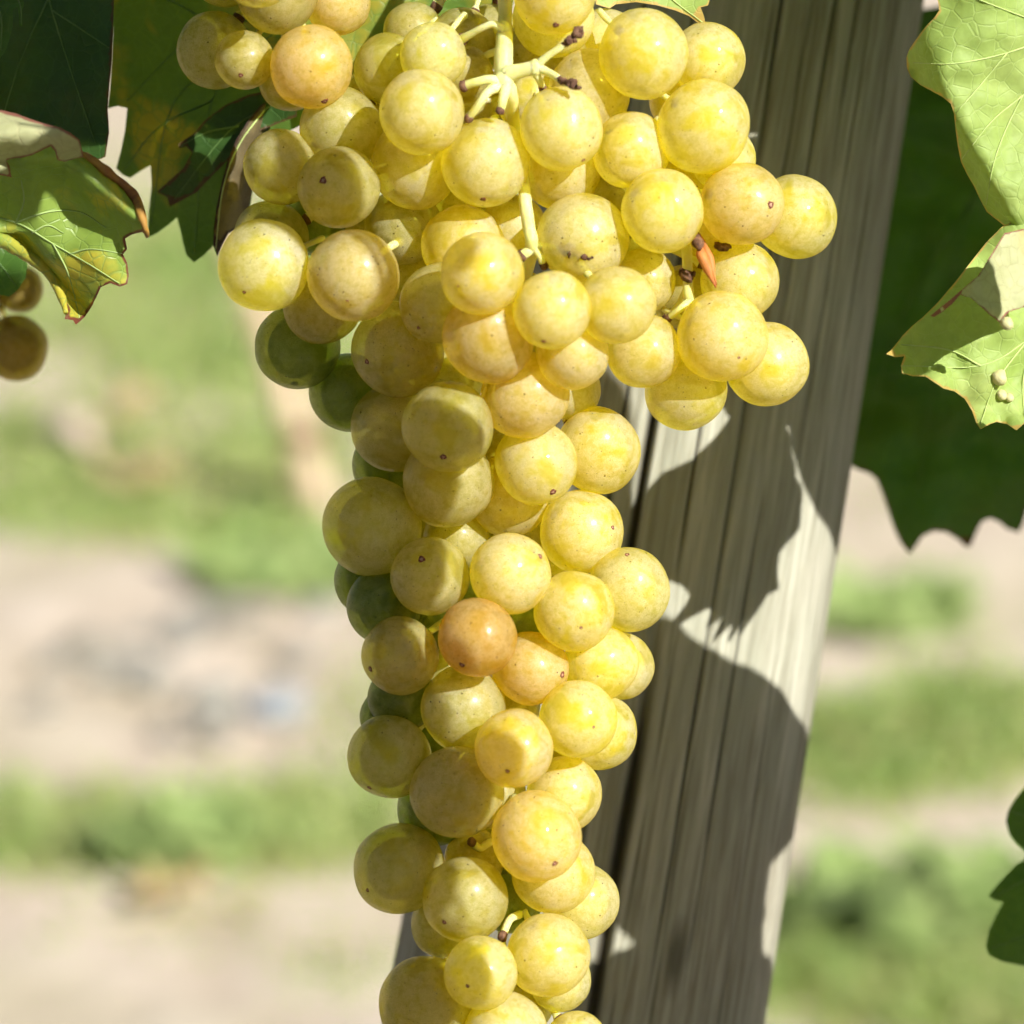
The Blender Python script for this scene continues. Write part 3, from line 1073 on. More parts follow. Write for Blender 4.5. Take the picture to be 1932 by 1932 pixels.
def place_bunch(root, gs, axis, zmin, dz0=0.0, rach=None):
    zs = solve_depth(gs, axis, zmin)
    rloc = root.location.copy()
    rnd = random.Random(len(gs))
    out = []
    for (x, y, r, ly, tint, blush, scar), z in zip(gs, zs):
        dz = dz0 + z * PX * 1000
        c = P(x, y, dz)
        rad = r / 966 * TH * (D0 - dz * MM)
        g = link('grape', BERRIES[rnd.randrange(len(BERRIES))], None, root, c - rloc)
        g.scale = (rad, rad, rad)
        j = 1 + rnd.uniform(-.05, .05)
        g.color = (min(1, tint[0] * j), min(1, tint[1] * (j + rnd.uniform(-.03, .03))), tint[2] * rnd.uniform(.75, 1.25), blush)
        # where the blossom scar points
        if scar:
            dx = (scar[0] - x) / r
            dy = -(scar[1] - y) / r
            k = math.sqrt(max(.04, 1 - dx * dx - dy * dy))
            d = (RT * dx + UP * dy - FWD * k).normalized()
        else:
            d = Vector((rnd.gauss(0, .35), rnd.uniform(.25, .7), -1)).normalized()
        q = d.to_track_quat('Z', 'Y')
        g.rotation_mode = 'QUATERNION'
        g.rotation_quaternion = q
        # sub-part: the scar sits on the +Z pole
        top = max(v.co.z for v in g.data.vertices)
        s = link('blossom_scar', SCAR, None, g, (0, 0, top - .004))
        k = MM * rnd.choice((.55, .8, 1.0, 1.25)) * rnd.uniform(.85, 1.1) / rad
        s.scale = (k, k, k)
        s.rotation_euler = (0, 0, rnd.uniform(0, 6.28))
        pl = link('pulp', PULP, None, g, (0, 0, 0))
        pl.color = g.color
        pl.scale = (.70, .70, .74)
        # stalk toward the axis of the bunch
        xc, W, D = axis(y)
        tgt = P(xc + (x - xc) * .35, y - 95, dz0 - 8 + .2 * z * PX * 1000)
        sd = (tgt - c).normalized()
        sd = (sd - d * .25).normalized()
        pd = link('pedicel', PEDI, None, root, c + sd * rad * .975 - rloc)
        ln = 8.5 * MM * rnd.uniform(.85, 1.25)
        pd.rotation_mode = 'QUATERNION'
        pd.rotation_quaternion = sd.to_track_quat('Z', 'Y')
        pd.scale = (ln, ln, ln)
        out.append((c, rad, dz))
    return out


def stem(root, name, pts, radii, mat, seg=12, wob=.12, n=6):
    w = spline([P(*p) for p in pts], n)
    vs, fs = tube_geo([q - root.location for q in w], interp([r * MM for r in radii], len(w)), seg, wob, len(name))
    return link(name, mesh(name, vs, fs), mat, root)


BASE = P(955, -120, 6)
bunch = empty('grape_bunch', BASE, 'long ripe yellow-green grape bunch hanging in the centre, in front of the post', 'grape bunch')
INFO = place_bunch(bunch, G, axis_main, -440)
zmap = {}
for gdef, inf in zip(G, INFO):
    zmap[(gdef[0], gdef[1])] = inf[2]
DZ = max(i[2] for i in INFO)
print('depth range', min(i[2] for i in INFO), DZ)
for k in [(795, 212), (817, 105), (917, 307), (1059, 243), (1111, 175), (1400, 385), (1362, 635), (1100, 450), (910, 516), (1447, 687), (1012, 1578)]:
    print(k, round(zmap[k], 1))

ZS = zmap[(795, 212)] - 1.0          # the stalk lies about level with the front berries at the top
# main stalk: comes down in front, dives between the berries, shows again lower down
stem(bunch, 'peduncle', [(952, -130, ZS - 14), (953, -40, ZS - 10), (953, 40, ZS - 6), (951, 100, ZS - 2), (950, 158, ZS - 2)], [1.2, 1.25, 1.35, 1.75, 1.8], M_STEM, 16, .12)
zc = zmap[(1059, 243)]
stem(bunch, 'rachis', [(950, 150, ZS - 2), (962, 178, ZS - 3), (970, 240, ZS - 12), (985, 330, ZS - 10), (991, 380, ZS - 6), (998, 430, ZS - 6), (1003, 470, ZS - 7), (985, 560, ZS - 26), (960, 750, ZS - 32), (950, 1000, ZS - 40), (945, 1300, ZS - 40), (945, 1600, ZS - 40), (945, 1800, ZS - 36)],
     [1.9, 1.5, 1.25, 1.2, 1.2, 1.3, 1.25, 1.2, 1.2, 1.1, 1.0, .8, .6], M_STEM, 12, .1)


def twig(pts, radii, tip=True, tipmat=None):
    radii = [q * 1.08 for q in radii]
    b = stem(bunch, 'branch', pts, radii, M_STEM, 10, .12)
    if tip:
        e = Vector(pts[-1])
        a = Vector(pts[-2])
        d = (e - a)
        d.normalize()
        w = [P(*(e + d * k)) for k in (-7, -2, 3, 6)]
        vs, fs = tube_geo([q - root_loc for q in w], [radii[-1] * MM * k for k in (1.02, 1.2, 1.25, .8)], 10, .35, e.x)
        t = link('cap', mesh('cap', vs, fs), tipmat or M_BROWN, b)
    return b


root_loc = bunch.location
twig([(950, 55, ZS - 3), (930, 46, ZS - 3), (905, 55, ZS - 4), (882, 68, ZS - 6), (868, 76, ZS - 8)], [.7, .62, .6, .7, .95])
twig([(946, 158, ZS - 1), (925, 150, ZS), (900, 155, ZS), (874, 162, ZS - 1)], [1.15, .9, .8, .8])
twig([(945, 162, ZS - 1), (922, 172, ZS + 1), (905, 195, ZS + 1), (884, 224, ZS - 1)], [1.1, .85, .72, .6])
twig([(955, 165, ZS), (950, 185, ZS + 2), (944, 210, ZS + 2)], [1.0, .8, .7])
twig([(955, 140, ZS - 1), (985, 133, ZS), (1012, 126, ZS + 1)], [1.5, 1.3, 1.3], False)
dead1 = twig([(1008, 128, ZS + 1), (1030, 108, ZS + 2), (1054, 92, ZS + 3), (1066, 84, ZS + 3)], [.8, .65, .6, .55], False)
twig([(1010, 126, ZS + 1), (1035, 137, ZS + 2), (1056, 149, ZS + 4)], [.85, .72, .65], False)
twig([(1006, 132, ZS + 1), (1016, 148, ZS), (1024, 166, ZS - 2)], [.75, .65, .6])
twig([(940, 95, ZS - 8), (915, 105, ZS - 14), (890, 118, ZS - 18)], [.7, .65, .7])


def knot(x, y, dz, r, name='stem_knot'):
    bm = bmesh.new()
    bmesh.ops.create_icosphere(bm, subdivisions=3, radius=r * MM)
    for v in bm.verts:
        v.co *= 1 + .22 * noise.noise(v.co * 380 + Vector((x, y, 0)))
    me = bpy.data.meshes.new(name)
    bm.to_mesh(me)
    bm.free()
    me.polygons.foreach_set('use_smooth', [True] * len(me.polygons))
    o = link(name, me, M_STEM, bunch, P(x, y, dz) - root_loc)
    o.scale = (1.0, 1.0, 1.25)


knot(951, 152, ZS - 1.2, 2.0)
knot(957, 142, ZS - 1.0, 1.6)
knot(1010, 127, ZS + 1, 1.3)
knot(951, 56, ZS - 4, 1.4)
knot(1004, 466, ZS - 7, 1.5)


def shrivel(parent_pts, radii, name='shrivelled_tip', mat=M_BROWN, sd=1.0):
    """a dried berry stump: knobbly, tapering"""
    w = spline([P(*p) for p in parent_pts], 6)
    rr = interp([r * MM for r in radii], len(w))
    rnd = random.Random(sd)
    rr = [r * rnd.uniform(.7, 1.35) for r in rr]
    w = [q + Vector((rnd.gauss(0, .00025), rnd.gauss(0, .00025), rnd.gauss(0, .00025))) for q in w]
    vs, fs = tube_geo([q - root_loc for q in w], rr, 9, .5, sd)
    return link(name, mesh(name, vs, fs), mat, bunch)


shrivel([(1064, 86, ZS + 3), (1074, 76, ZS + 4), (1084, 68, ZS + 4), (1092, 58, ZS + 5), (1098, 51, ZS + 5)], [.45, .75, .9, .65, .25], sd=2)
shrivel([(1054, 148, ZS + 4), (1066, 156, ZS + 6), (1080, 162, ZS + 7), (1094, 168, ZS + 8)], [.6, .75, .6, .35], sd=3)
# lower stalk fork
zl = zmap[(1042, 585)]
twig([(1000, 462, ZS - 7), (1020, 464, ZS - 6), (1045, 468, ZS - 4), (1060, 471, ZS - 3)], [.8, .65, .55, .6], False)
shrivel([(1058, 470, ZS - 3), (1072, 475, ZS - 2), (1085, 478, ZS - 2), (1100, 484, ZS - 1), (1117, 491, ZS - 1)], [.6, .9, .85, .6, .25], sd=5)
twig([(1004, 466, ZS - 7), (994, 476, ZS - 6), (984, 482, ZS - 6)], [1.0, .9, .9])
twig([(1006, 466, ZS - 7), (1018, 482, ZS - 6), (1026, 502, ZS - 7)], [.9, .7, .6])
# right shoulder
zr = zmap[(1396, 531)]
twig([(1110, 330, ZS - 34), (1220, 400, zr - 4), (1288, 450, zr + 3), (1297, 510, zr + 5), (1300, 560, zr + 5), (1318, 580, zr + 2)], [1.0, 1.0, .95, .95, .95, .7], False)
twig([(1304, 566, zr + 5), (1284, 582, zr + 6), (1262, 600, zr + 4)], [.75, .65, .6])
twig([(1298, 540, zr + 4), (1280, 575, zr - 1), (1255, 600, zr - 4)], [.7, .6, .6])
shrivel([(1284, 514, zr + 6), (1296, 518, zr + 7), (1311, 516, zr + 6)], [.6, 1.1, .6], 'shrivelled_tip', M_BROWN, 8)
stem(bunch, 'withered_berry_skin', [(1316, 444, zr + 7), (1318, 462, zr + 9), (1326, 490, zr + 10), (1338, 515, zr + 10), (1351, 543, zr + 10)], [.5, 1.0, .95, .7, .15], M_RED, 8, .7)
stem(bunch, 'withered_berry_skin', [(1320, 450, zr + 7.5), (1330, 470, zr + 9), (1340, 492, zr + 9.5), (1345, 512, zr + 10), (1352, 538, zr + 10)], [.5, .8, .7, .45, .15], M_RED, 8, .7)
stem(bunch, 'shrivelled_tip', [(1314, 442, zr + 7), (1317, 456, zr + 9.5), (1320, 470, zr + 11)], [.7, 1.3, .5], M_BROWN, 8, .5)
shrivel([(1352, 462, zr + 4), (1362, 468, zr + 5), (1374, 464, zr + 5)], [.5, .9, .5], 'shrivelled_tip', M_BROWN, 9)
# lower gaps
zq = zmap[(878, 1697)]
twig([(948, 1600, ZS - 36), (925, 1590, zq - 10), (905, 1600, zq - 7), (890, 1588, zq - 6)], [.8, .75, .7, .7])
twig([(948, 1650, ZS - 36), (985, 1715, zq - 14), (962, 1735, zq - 8), (948, 1768, zq - 4)], [.8, .8, .7, .7])

BASE2 = P(570, -250, -10)
bunch2 = empty('grape_bunch', BASE2, 'small group of yellow and amber grapes at the top left, above the dark leaves', 'grape bunch')
info2 = place_bunch(bunch2, G2, lambda y: (570, 260, 150), -500, 2.0)
w = spline([P(560, -260, -12), P(565, -150, -14), P(560, -40, -14), P(530, 60, -14)], 8)
vs, fs = tube_geo([q - BASE2 for q in w], interp([1.5 * MM, .8 * MM], len(w)), 10, .1)
link('rachis', mesh('rachis', vs, fs), M_STEM, bunch2)

BASE3 = P(-50, 400, -88)
bunch3 = empty('grape_bunch', BASE3, 'out-of-focus brownish grapes in shade at the left edge, under the curled leaf', 'grape bunch')
place_bunch(bunch3, G3, lambda y: (-40, 200, 90), -500, -88.0)
w = spline([P(-50, 330, -93), P(-45, 450, -93), P(-40, 700, -93)], 8)
vs, fs = tube_geo([q - BASE3 for q in w], interp([1.5 * MM, .8 * MM], len(w)), 10, .1)
link('rachis', mesh('rachis', vs, fs), M_STEM, bunch3)


# ------------------------------------------------------------------ leaves
def serrate(poly, tooth, amp, sd=0, closed=True, smooth=3):
    """smooth an outline, then give it uneven leaf teeth"""
    rnd = random.Random(sd)
    n = len(poly)
    pts = []
    for i in range(n):
        a, b, c, d = (Vector((*poly[(i + k) % n], 0)) for k in (-1, 0, 1, 2))
        ln = (c - b).length
        m = max(1, int(ln / (tooth * .5)))
        for k in range(m):
            t = k / m
            pts.append(0.5 * ((2 * b) + (c - a) * t + (2 * a - 5 * b + 4 * c - d) * t * t + (3 * b - a - 3 * c + d) * t ** 3))
    area = sum(pts[i].x * pts[(i + 1) % len(pts)].y - pts[(i + 1) % len(pts)].x * pts[i].y for i in range(len(pts)))
    sg = 1 if area > 0 else -1
    out = []
    for i, p in enumerate(pts):
        t = (pts[(i + 1) % len(pts)] - pts[i - 1])
        if t.length < 1e-9:
            continue
        t.normalize()
        nrm = Vector((t.y, -t.x, 0)) * sg
        o = amp * rnd.uniform(.5, 1.2) if i % 2 else -amp * rnd.uniform(.1, .5)
        q = p + nrm * o + t * rnd.uniform(-.15, .35) * tooth * .5
        out.append((q.x, q.y))
    return out


def px_leaf(name, outline, depth, mat, label, cat='leaf', veins=(), step=15, vmat=None, group=None, stalk=None, off=None, vr=.00022):
    """a leaf whose outline was read off the picture and which bends in depth; depth(x, y) in mm"""
    cx = sum(p[0] for p in outline) / len(outline)
    cy = sum(p[1] for p in outline) / len(outline)
    fn = lambda x, y: P(x, y, depth(x, y)) + (off if off else Vector((0, 0, 0)))
    org = fn(*(stalk[0] if stalk else (cx, cy)))
    r = empty(name, org, label, cat, group)
    link('blade', sheet_mesh('blade', outline, step, fn, org), mat, r)
    if veins:
        fn2 = lambda x, y: P(x, y, depth(x, y) + .12) + (off if off else Vector((0, 0, 0)))
        link('vein', veins_mesh(veins, fn2, org, vr), vmat or M_VEIN_D, r)
    if stalk:
        w = spline([fn(*stalk[0])] + [P(*q) + (off if off else Vector((0, 0, 0))) for q in stalk[1:]], 6)
        a, b = tube_geo([q - org for q in w], interp([.9 * MM, 1.1 * MM], len(w)), 8)
        link('petiole', mesh('petiole', a, b), M_PETIOLE, r)
    return r


def nz(x, y, s, sd=0):
    return noise.noise(Vector((x / s, y / s, sd)))


# big shaded leaf with yellow patches, left of the stalk
C_out = [(212, -60), (213, 60), (208, 160), (203, 205), (222, 200), (240, 204), (236, 245), (228, 285), (219, 318), (232, 330), (246, 336), (266, 322), (284, 312), (286, 350), (281, 400), (278, 448), (296, 440), (318, 424), (334, 410), (340, 432), (346, 460), (352, 482), (366, 495), (384, 482), (402, 464), (425, 430), (450, 330), (520, 260), (640, 200), (800, 150), (940, 120), (980, -40), (860, -160), (400, -180)]
dC = lambda x, y: -34 + 5 * nz(x, y, 170, 1) + 4 * math.sin(x / 90 + y / 160) - .012 * (y - 100)
px_leaf('vine_leaf', C_out, dC, M_LEAF_YEL, 'large shaded green leaf mottled with yellow, left of the grapes', veins=[[(700, -60), (520, 60), (400, 190), (366, 480)], [(560, 30), (380, 60), (240, 190)], [(480, 95), (330, 190), (285, 420)], [(400, 190), (300, 240), (235, 320)], [(420, 60), (330, 5), (240, -20)]], stalk=[(700, -60), (760, -150, -25), (800, -260, -15)])
# dark blade and dried strip beside the grapes
Dk_out = [(500, 172), (470, 178), (425, 198), (385, 228), (366, 252), (335, 272), (339, 280), (352, 276), (362, 288), (345, 318), (318, 342), (296, 362), (316, 372), (320, 390), (340, 380), (372, 362), (402, 330), (440, 292), (480, 250), (560, 220), (560, 180)]
dD = lambda x, y: -26 + 3 * nz(x, y, 110, 4) + .02 * (x - 430)
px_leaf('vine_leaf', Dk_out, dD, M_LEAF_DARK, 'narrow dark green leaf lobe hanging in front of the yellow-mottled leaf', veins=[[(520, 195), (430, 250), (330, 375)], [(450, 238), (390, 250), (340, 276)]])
Dr_out = [(512, 186), (492, 198), (468, 228), (446, 262), (430, 300), (418, 345), (408, 392), (403, 430), (402, 462), (410, 484), (420, 462), (432, 440), (452, 430), (470, 400), (480, 340), (500, 270), (530, 220)]
dDr = lambda x, y: -20 - 16 * max(0, min(1.6, (x - (402 + max(0, 470 - y) * .33)) / 45)) + 2 * nz(x, y, 60, 2)
px_leaf('dried_leaf', Dr_out, dDr, M_LEAF_DRY, 'dried curled brown leaf edge right beside the left grapes', veins=[[(505, 200), (450, 275), (420, 360), (407, 470)]], vmat=M_VEIN_L)
# darkest leaf top left
B_out = [(-180, -160), (120, -170), (216, -40), (214, 40), (210, 120), (203, 200), (206, 250), (199, 296), (182, 303), (160, 292), (120, 285), (60, 270), (-60, 260), (-200, 120)]
dB = lambda x, y: -14 + 4 * nz(x, y, 150, 7) + .02 * (x - 100)
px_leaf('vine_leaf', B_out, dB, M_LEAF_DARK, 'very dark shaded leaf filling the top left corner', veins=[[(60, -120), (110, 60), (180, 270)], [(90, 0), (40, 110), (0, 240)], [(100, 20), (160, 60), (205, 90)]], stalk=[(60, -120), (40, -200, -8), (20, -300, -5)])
F_out = [(-70, -60), (30, -40), (46, 6), (42, 20), (42, 50), (37, 48), (34, 12), (24, 18), (24, 50), (16, 80), (8, 100), (-2, 112), (-70, 90)]
dF = lambda x, y: 2 + 2 * nz(x, y, 60, 3) + .04 * x
px_leaf('vine_leaf', F_out, dF, M_LEAF, 'small green leaf tip in the extreme top left corner', veins=[[(-40, -40), (0, 20), (2, 95)], [(20, -30), (38, 10), (40, 46)]])
# curled leaf, lit lower half
A_out = [(-120, 330), (-40, 330), (30, 285), (70, 272), (100, 268), (135, 280), (165, 298), (195, 325), (225, 345), (252, 372), (268, 400), (277, 430), (278, 446), (268, 438), (250, 442), (236, 450), (240, 470), (232, 480), (240, 496), (243, 520), (240, 536), (226, 541), (208, 534), (190, 542), (184, 556), (172, 580), (160, 598), (143, 613), (138, 604), (122, 602), (126, 585), (118, 568), (108, 545), (92, 520), (70, 498), (40, 478), (0, 455), (-60, 450), (-130, 440)]
dA = lambda x, y: 10 + 3.5 * nz(x, y, 90, 5) - .028 * (y - 440) + 6 * math.exp(-((y - (300 + max(0, x - 120) * .8)) / 30) ** 2) - 7 * math.exp(-((y - (420 + x * 1.05)) / 26) ** 2) * (1 if y > 440 else 0)
RIMW[0] = 15.0
A = px_leaf('curled_vine_leaf', A_out, dA, M_LEAF_CURL, 'curled yellow-green leaf with brown edges at the left, its lower half sunlit', veins=[[(-60, 400), (30, 420), (100, 460), (170, 500), (225, 535)], [(30, 420), (90, 400), (150, 400), (200, 430)], [(100, 460), (130, 520), (150, 600)], [(60, 440), (90, 425), (120, 440)], [(130, 480), (170, 470), (230, 478)], [(30, 420), (45, 380), (40, 340)]], step=9, vmat=M_VEIN_M)


def child_sheet(parent, name, outline, depth, mat, step):
    fn = lambda x, y: P(x, y, depth(x, y))
    return link(name, sheet_mesh(name, outline, step, fn, parent.location.copy()), mat, parent)


FL_out = [(-120, 190), (-40, 200), (0, 207), (30, 214), (62, 226), (85, 234), (112, 240), (132, 250), (150, 264), (154, 280), (158, 296), (140, 300), (122, 305), (108, 302), (104, 285), (96, 276), (82, 282), (62, 292), (40, 298), (16, 303), (22, 335), (0, 330), (-50, 320), (-120, 310)]
dFl = lambda x, y: 20 + 9 * math.sin(min(3.1, max(0, (y - 200) / 34))) + 2 * nz(x, y, 50, 6)
fl = child_sheet(A, 'rolled_edge', FL_out, dFl, M_LEAF_PALE, 8)
fl['label'] = 'rolled-over pale underside with brown patches'
w = spline([P(x, y, dA(x, y) + 1.2) for x, y in [(152, 288), (190, 314), (222, 338), (250, 368), (266, 400), (274, 430), (277, 446)]], 5)
a, b = tube_geo([q - A.location for q in w], interp([x * MM for x in (.5, .9, .7, .8, .9, .8, .4)], len(w)), 9, .6)
link('browned_rim', mesh('browned_rim', a, b), M_RIM, A)
w = spline([P(x, y, dA(x, y) + 1.0) for x, y in [(-30, 450), (10, 456), (45, 478), (78, 500), (100, 525), (115, 556), (124, 590)]], 5)
a, b = tube_geo([q - A.location for q in w], interp([x * MM for x in (1.3, 1.5, 1.4, 1.2, 1.1, .9, .5)], len(w)), 9, .35)
link('folded_rim', mesh('folded_rim', a, b), M_LEAF_CURL, A)
RIMW[0] = 6.0
E_out = [(-90, 430), (-10, 445), (25, 460), (45, 478), (52, 500), (48, 525), (35, 545), (18, 560), (0, 556), (-40, 560), (-100, 540)]
px_leaf('vine_leaf', E_out, lambda x, y: -22 + 3 * nz(x, y, 60, 8), M_LEAF, 'small dark green leaf tucked under the curled leaf at the left edge', veins=[[(-70, 480), (-10, 490), (30, 540)]])

# sunlit leaf top right
G_out = [(1785, -70), (1762, -20), (1770, 5), (1772, 20), (1762, 34), (1745, 52), (1730, 72), (1716, 92), (1710, 108), (1711, 128), (1718, 145), (1736, 160), (1758, 172), (1778, 183), (1794, 196), (1800, 215), (1803, 245), (1807, 275), (1813, 305), (1824, 328), (1838, 352), (1850, 378), (1862, 400), (1872, 408), (1892, 424), (1925, 444), (1960, 450), (2060, 420), (2160, 300), (2180, 100), (2120, -100), (1960, -190), (1850, -150)]
dG = lambda x, y: 9 + 4 * nz(x, y, 140, 11) + 5 * math.sin((x - 1700) / 80) - .01 * y - 9 * math.exp(-((x - 1700 - max(0, y - 100) * .55) / 26) ** 2) + 1.6 * nz(x, y, 45, 2)
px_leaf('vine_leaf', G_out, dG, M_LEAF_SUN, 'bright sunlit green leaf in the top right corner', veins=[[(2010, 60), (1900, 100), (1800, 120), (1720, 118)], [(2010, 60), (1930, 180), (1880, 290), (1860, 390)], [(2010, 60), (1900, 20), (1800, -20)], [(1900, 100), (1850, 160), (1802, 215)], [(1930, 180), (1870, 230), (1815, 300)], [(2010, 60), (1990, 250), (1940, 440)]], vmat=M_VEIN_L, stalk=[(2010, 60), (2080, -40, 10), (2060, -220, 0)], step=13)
# folded leaf right
H_out = [(1990, 380), (1890, 428), (1862, 456), (1835, 490), (1800, 535), (1770, 570), (1742, 598), (1722, 614), (1704, 632), (1690, 650), (1682, 660), (1672, 668), (1690, 674), (1706, 672), (1700, 690), (1702, 704), (1722, 710), (1745, 710), (1764, 722), (1780, 733), (1800, 738), (1820, 752), (1834, 775), (1842, 798), (1850, 810), (1868, 800), (1880, 796), (1900, 800), (1918, 812), (1936, 796), (1958, 826), (1974, 800), (2002, 818), (2014, 778), (2046, 790), (2050, 738), (2090, 716), (2074, 650), (2118, 600), (2080, 480)]
H_TIPS = ((1672, 668), (1700, 704), (1764, 724), (1850, 810), (1850, 815), (1918, 812), (1958, 826), (2002, 818), (2046, 790))
dH = lambda x, y: 9 + 4 * nz(x, y, 120, 13) - 7 * max(0, (640 - y) / 200) + 1.4 * nz(x, y, 42, 3) + 3 * math.sin((x + y) / 90) + sum(6.5 * math.exp(-((x - a) ** 2 + (y - b) ** 2) / 650.0) for a, b in H_TIPS)
H = px_leaf('folded_vine_leaf', H_out, dH, M_LEAF_SUN, 'sunlit leaf with a folded-over flap and toothed lower edge, right of the post', veins=[[(2040, 560), (1940, 640), (1850, 690), (1700, 690)], [(1940, 640), (1880, 720), (1850, 800)], [(1950, 630), (1930, 720), (1935, 810)], [(1850, 690), (1790, 660), (1700, 650)]], vmat=M_VEIN_L, step=12)
Hf_out = [(1755, 596), (1772, 582), (1792, 566), (1808, 552), (1822, 540), (1846, 520), (1870, 480), (1895, 440), (1930, 432), (1990, 430), (1990, 560), (1930, 580), (1905, 588), (1892, 600), (1888, 610), (1870, 596), (1850, 578), (1832, 562), (1812, 556), (1796, 574), (1776, 590), (1762, 598)]
dHf = lambda x, y: 18 + 8 * math.sin(max(0, min(3.0, (x - 1740) / 70))) + 1.5 * nz(x, y, 30, 5) + .02 * (y - 500)
hf = child_sheet(H, 'folded_flap', Hf_out, dHf, M_LEAF_PALE, 9)
M_GALL = plain('leaf_gall', (0.52, 0.50, 0.20), (0.66, 0.60, 0.32), 500, .6)
for gx, gy, gr in ((1886, 712, 1.6), (1890, 745, 1.1), (1904, 750, .9), (1900, 610, 1.3)):
    bm = bmesh.new()
    bmesh.ops.create_icosphere(bm, subdivisions=2, radius=gr * MM)
    for v in bm.verts:
        v.co *= 1 + .3 * noise.noise(v.co * 900)
    me = bpy.data.meshes.new('gall')
    bm.to_mesh(me)
    bm.free()
    me.polygons.foreach_set('use_smooth', [True] * len(me.polygons))
    link('gall', me, M_GALL, H, P(gx, gy, (dHf(gx, gy) if gy < 640 else dH(gx, gy)) + gr * .6) - H.location)

# dark leaf behind the post, right
I_out = [(1560, 60), (1720, 20), (1900, -10), (2080, 120), (2140, 420), (2100, 760), (2010, 960), (1960, 975), (1945, 940), (1930, 990), (1922, 1005), (1900, 998), (1885, 985), (1868, 978), (1852, 985), (1842, 1005), (1832, 1030), (1822, 1032), (1808, 1018), (1785, 1004), (1760, 1002), (1740, 1012), (1728, 1030), (1716, 1046), (1700, 1025), (1688, 1000), (1676, 965), (1664, 930), (1654, 905), (1640, 893), (1618, 886), (1590, 870), (1540, 700), (1500, 400)]
dI = lambda x, y: -150 + 10 * nz(x, y, 200, 17) + 5 * nz(x, y, 80, 18) + .015 * (x - 1700)
px_leaf('vine_leaf', I_out, dI, M_LEAF_MID, 'large dark shaded leaf behind the right side of the post', veins=[[(1900, 200), (1800, 500), (1716, 1030)], [(1900, 200), (1900, 600), (1870, 960)], [(1850, 350), (1700, 600), (1620, 870)]], stalk=[(1900, 200), (1960, 60, -140), (1990, -200, -130)])
# leaf at the lower right edge
J_out = [(1990, 1440), (1950, 1470), (1932, 1488), (1915, 1508), (1902, 1530), (1898, 1550), (1905, 1575), (1918, 1592), (1932, 1604), (1938, 1618), (1918, 1630), (1900, 1648), (1882, 1668), (1865, 1690), (1876, 1698), (1893, 1702), (1880, 1725), (1866, 1755), (1860, 1785), (1866, 1802), (1890, 1814), (1930, 1822), (1990, 1830), (2080, 1800), (2140, 1650), (2080, 1480)]
px_leaf('vine_leaf', J_out, lambda x, y: -72 + 5 * nz(x, y, 120, 19), M_LEAF, 'green leaf edge cut off by the lower right picture edge', veins=[[(2060, 1640), (1980, 1640), (1880, 1690)], [(2060, 1640), (1980, 1560), (1905, 1530)], [(2060, 1640), (1980, 1740), (1870, 1790)]])
# light leaf tip behind the top grapes
K_out = [(1120, -60), (1124, 8), (1150, 16), (1162, 8), (1200, 4), (1240, 10), (1275, 20), (1300, 30), (1318, 44), (1332, 48), (1328, 30), (1322, 14), (1336, 10), (1345, -20), (1330, -80), (1200, -120)]
px_leaf('vine_leaf', K_out, lambda x, y: zmap[(1214, 102)] - 14 + .04 * (y - 20) + 2 * nz(x, y, 60, 23), M_LEAF_SUN, 'light green leaf tip at the top edge, behind the uppermost right grapes', veins=[[(1220, -80), (1260, -10), (1330, 46)]], vmat=M_VEIN_L)


# ------------------------------------------------------------------ added shade leaves, out of the picture, each cut to the shadow it casts
def bunch_dz(x, y):
    best = None
    for (gx, gy, gr, *_), (c, rad, dz) in zip(G, INFO):
        d2 = (gx - x) ** 2 + (gy - y) ** 2
        if d2 < gr * gr:
            v = dz + math.sqrt(gr * gr - d2) * PX * 1000
            best = v if best is None else max(best, v)
    return best


def shade_leaf(outline, dz, t, sd, tooth=26, amp=7, mat=None, slide=.012, label=None):  # blade made by carrying a wanted shadow outline back toward the sun
    out = serrate(outline, tooth, amp, sd)

    cx = sum(p[0] for p in outline) / len(outline)
    cy = sum(p[1] for p in outline) / len(outline)
    if dz == 'bunch':        # middle depth of the berries it shades
        dd = sorted(bunch_dz(x, y) for x, y in outline if bunch_dz(x, y) is not None)
        dz = dd[len(dd) // 2]
        print('shade depth', sd, round(dz, 1))
    dzf = post_dz if dz == 'post' else (lambda x, y: dz)
    far = P(cx, cy, dzf(cx, cy)).dot(L) + t

    def fn(x, y):      # the blade lies square to the sun, gently waved
        p = P(x, y, dzf(x, y))
        return p + L * (far - p.dot(L) + slide * (nz(x, y, 260, sd) + .35 * nz(x, y, 90, sd + 3)))
    org = fn(cx, cy)
    r = empty('shade_leaf', org, label or 'added vine leaf outside the picture, cut to the shadow it casts', 'leaf', 'added shade leaves outside the picture')
    link('blade', sheet_mesh('blade', out, 22, fn, org), mat or M_SHADE_LEAF, r)
    ends = [p for i, p in enumerate(outline) if i % 3 == 0]
    link('vein', veins_mesh([[(cx, cy), ((cx + p[0]) / 2 + 6, (cy + p[1]) / 2), p] for p in ends], fn, org, .0007), M_VEIN_D, r)
    w = spline([org, org + L * .03 + UP * .001, org + L * .07 + UP * .002], 5)
    a, b = tube_geo([q - org for q in w], 1.1 * MM, 8)
    link('petiole', mesh('petiole', a, b), M_PETIOLE, r)
    # keep out of the picture
    bad = 0
    for x, y in out:
        q = fn(x, y) - CAM
        d = q.dot(FWD)
        if abs(q.dot(RT)) < TH * d and abs(q.dot(UP)) < TH * d:
            bad += 1
    if bad:
        print('canopy leaf in view', sd, bad, len(out))


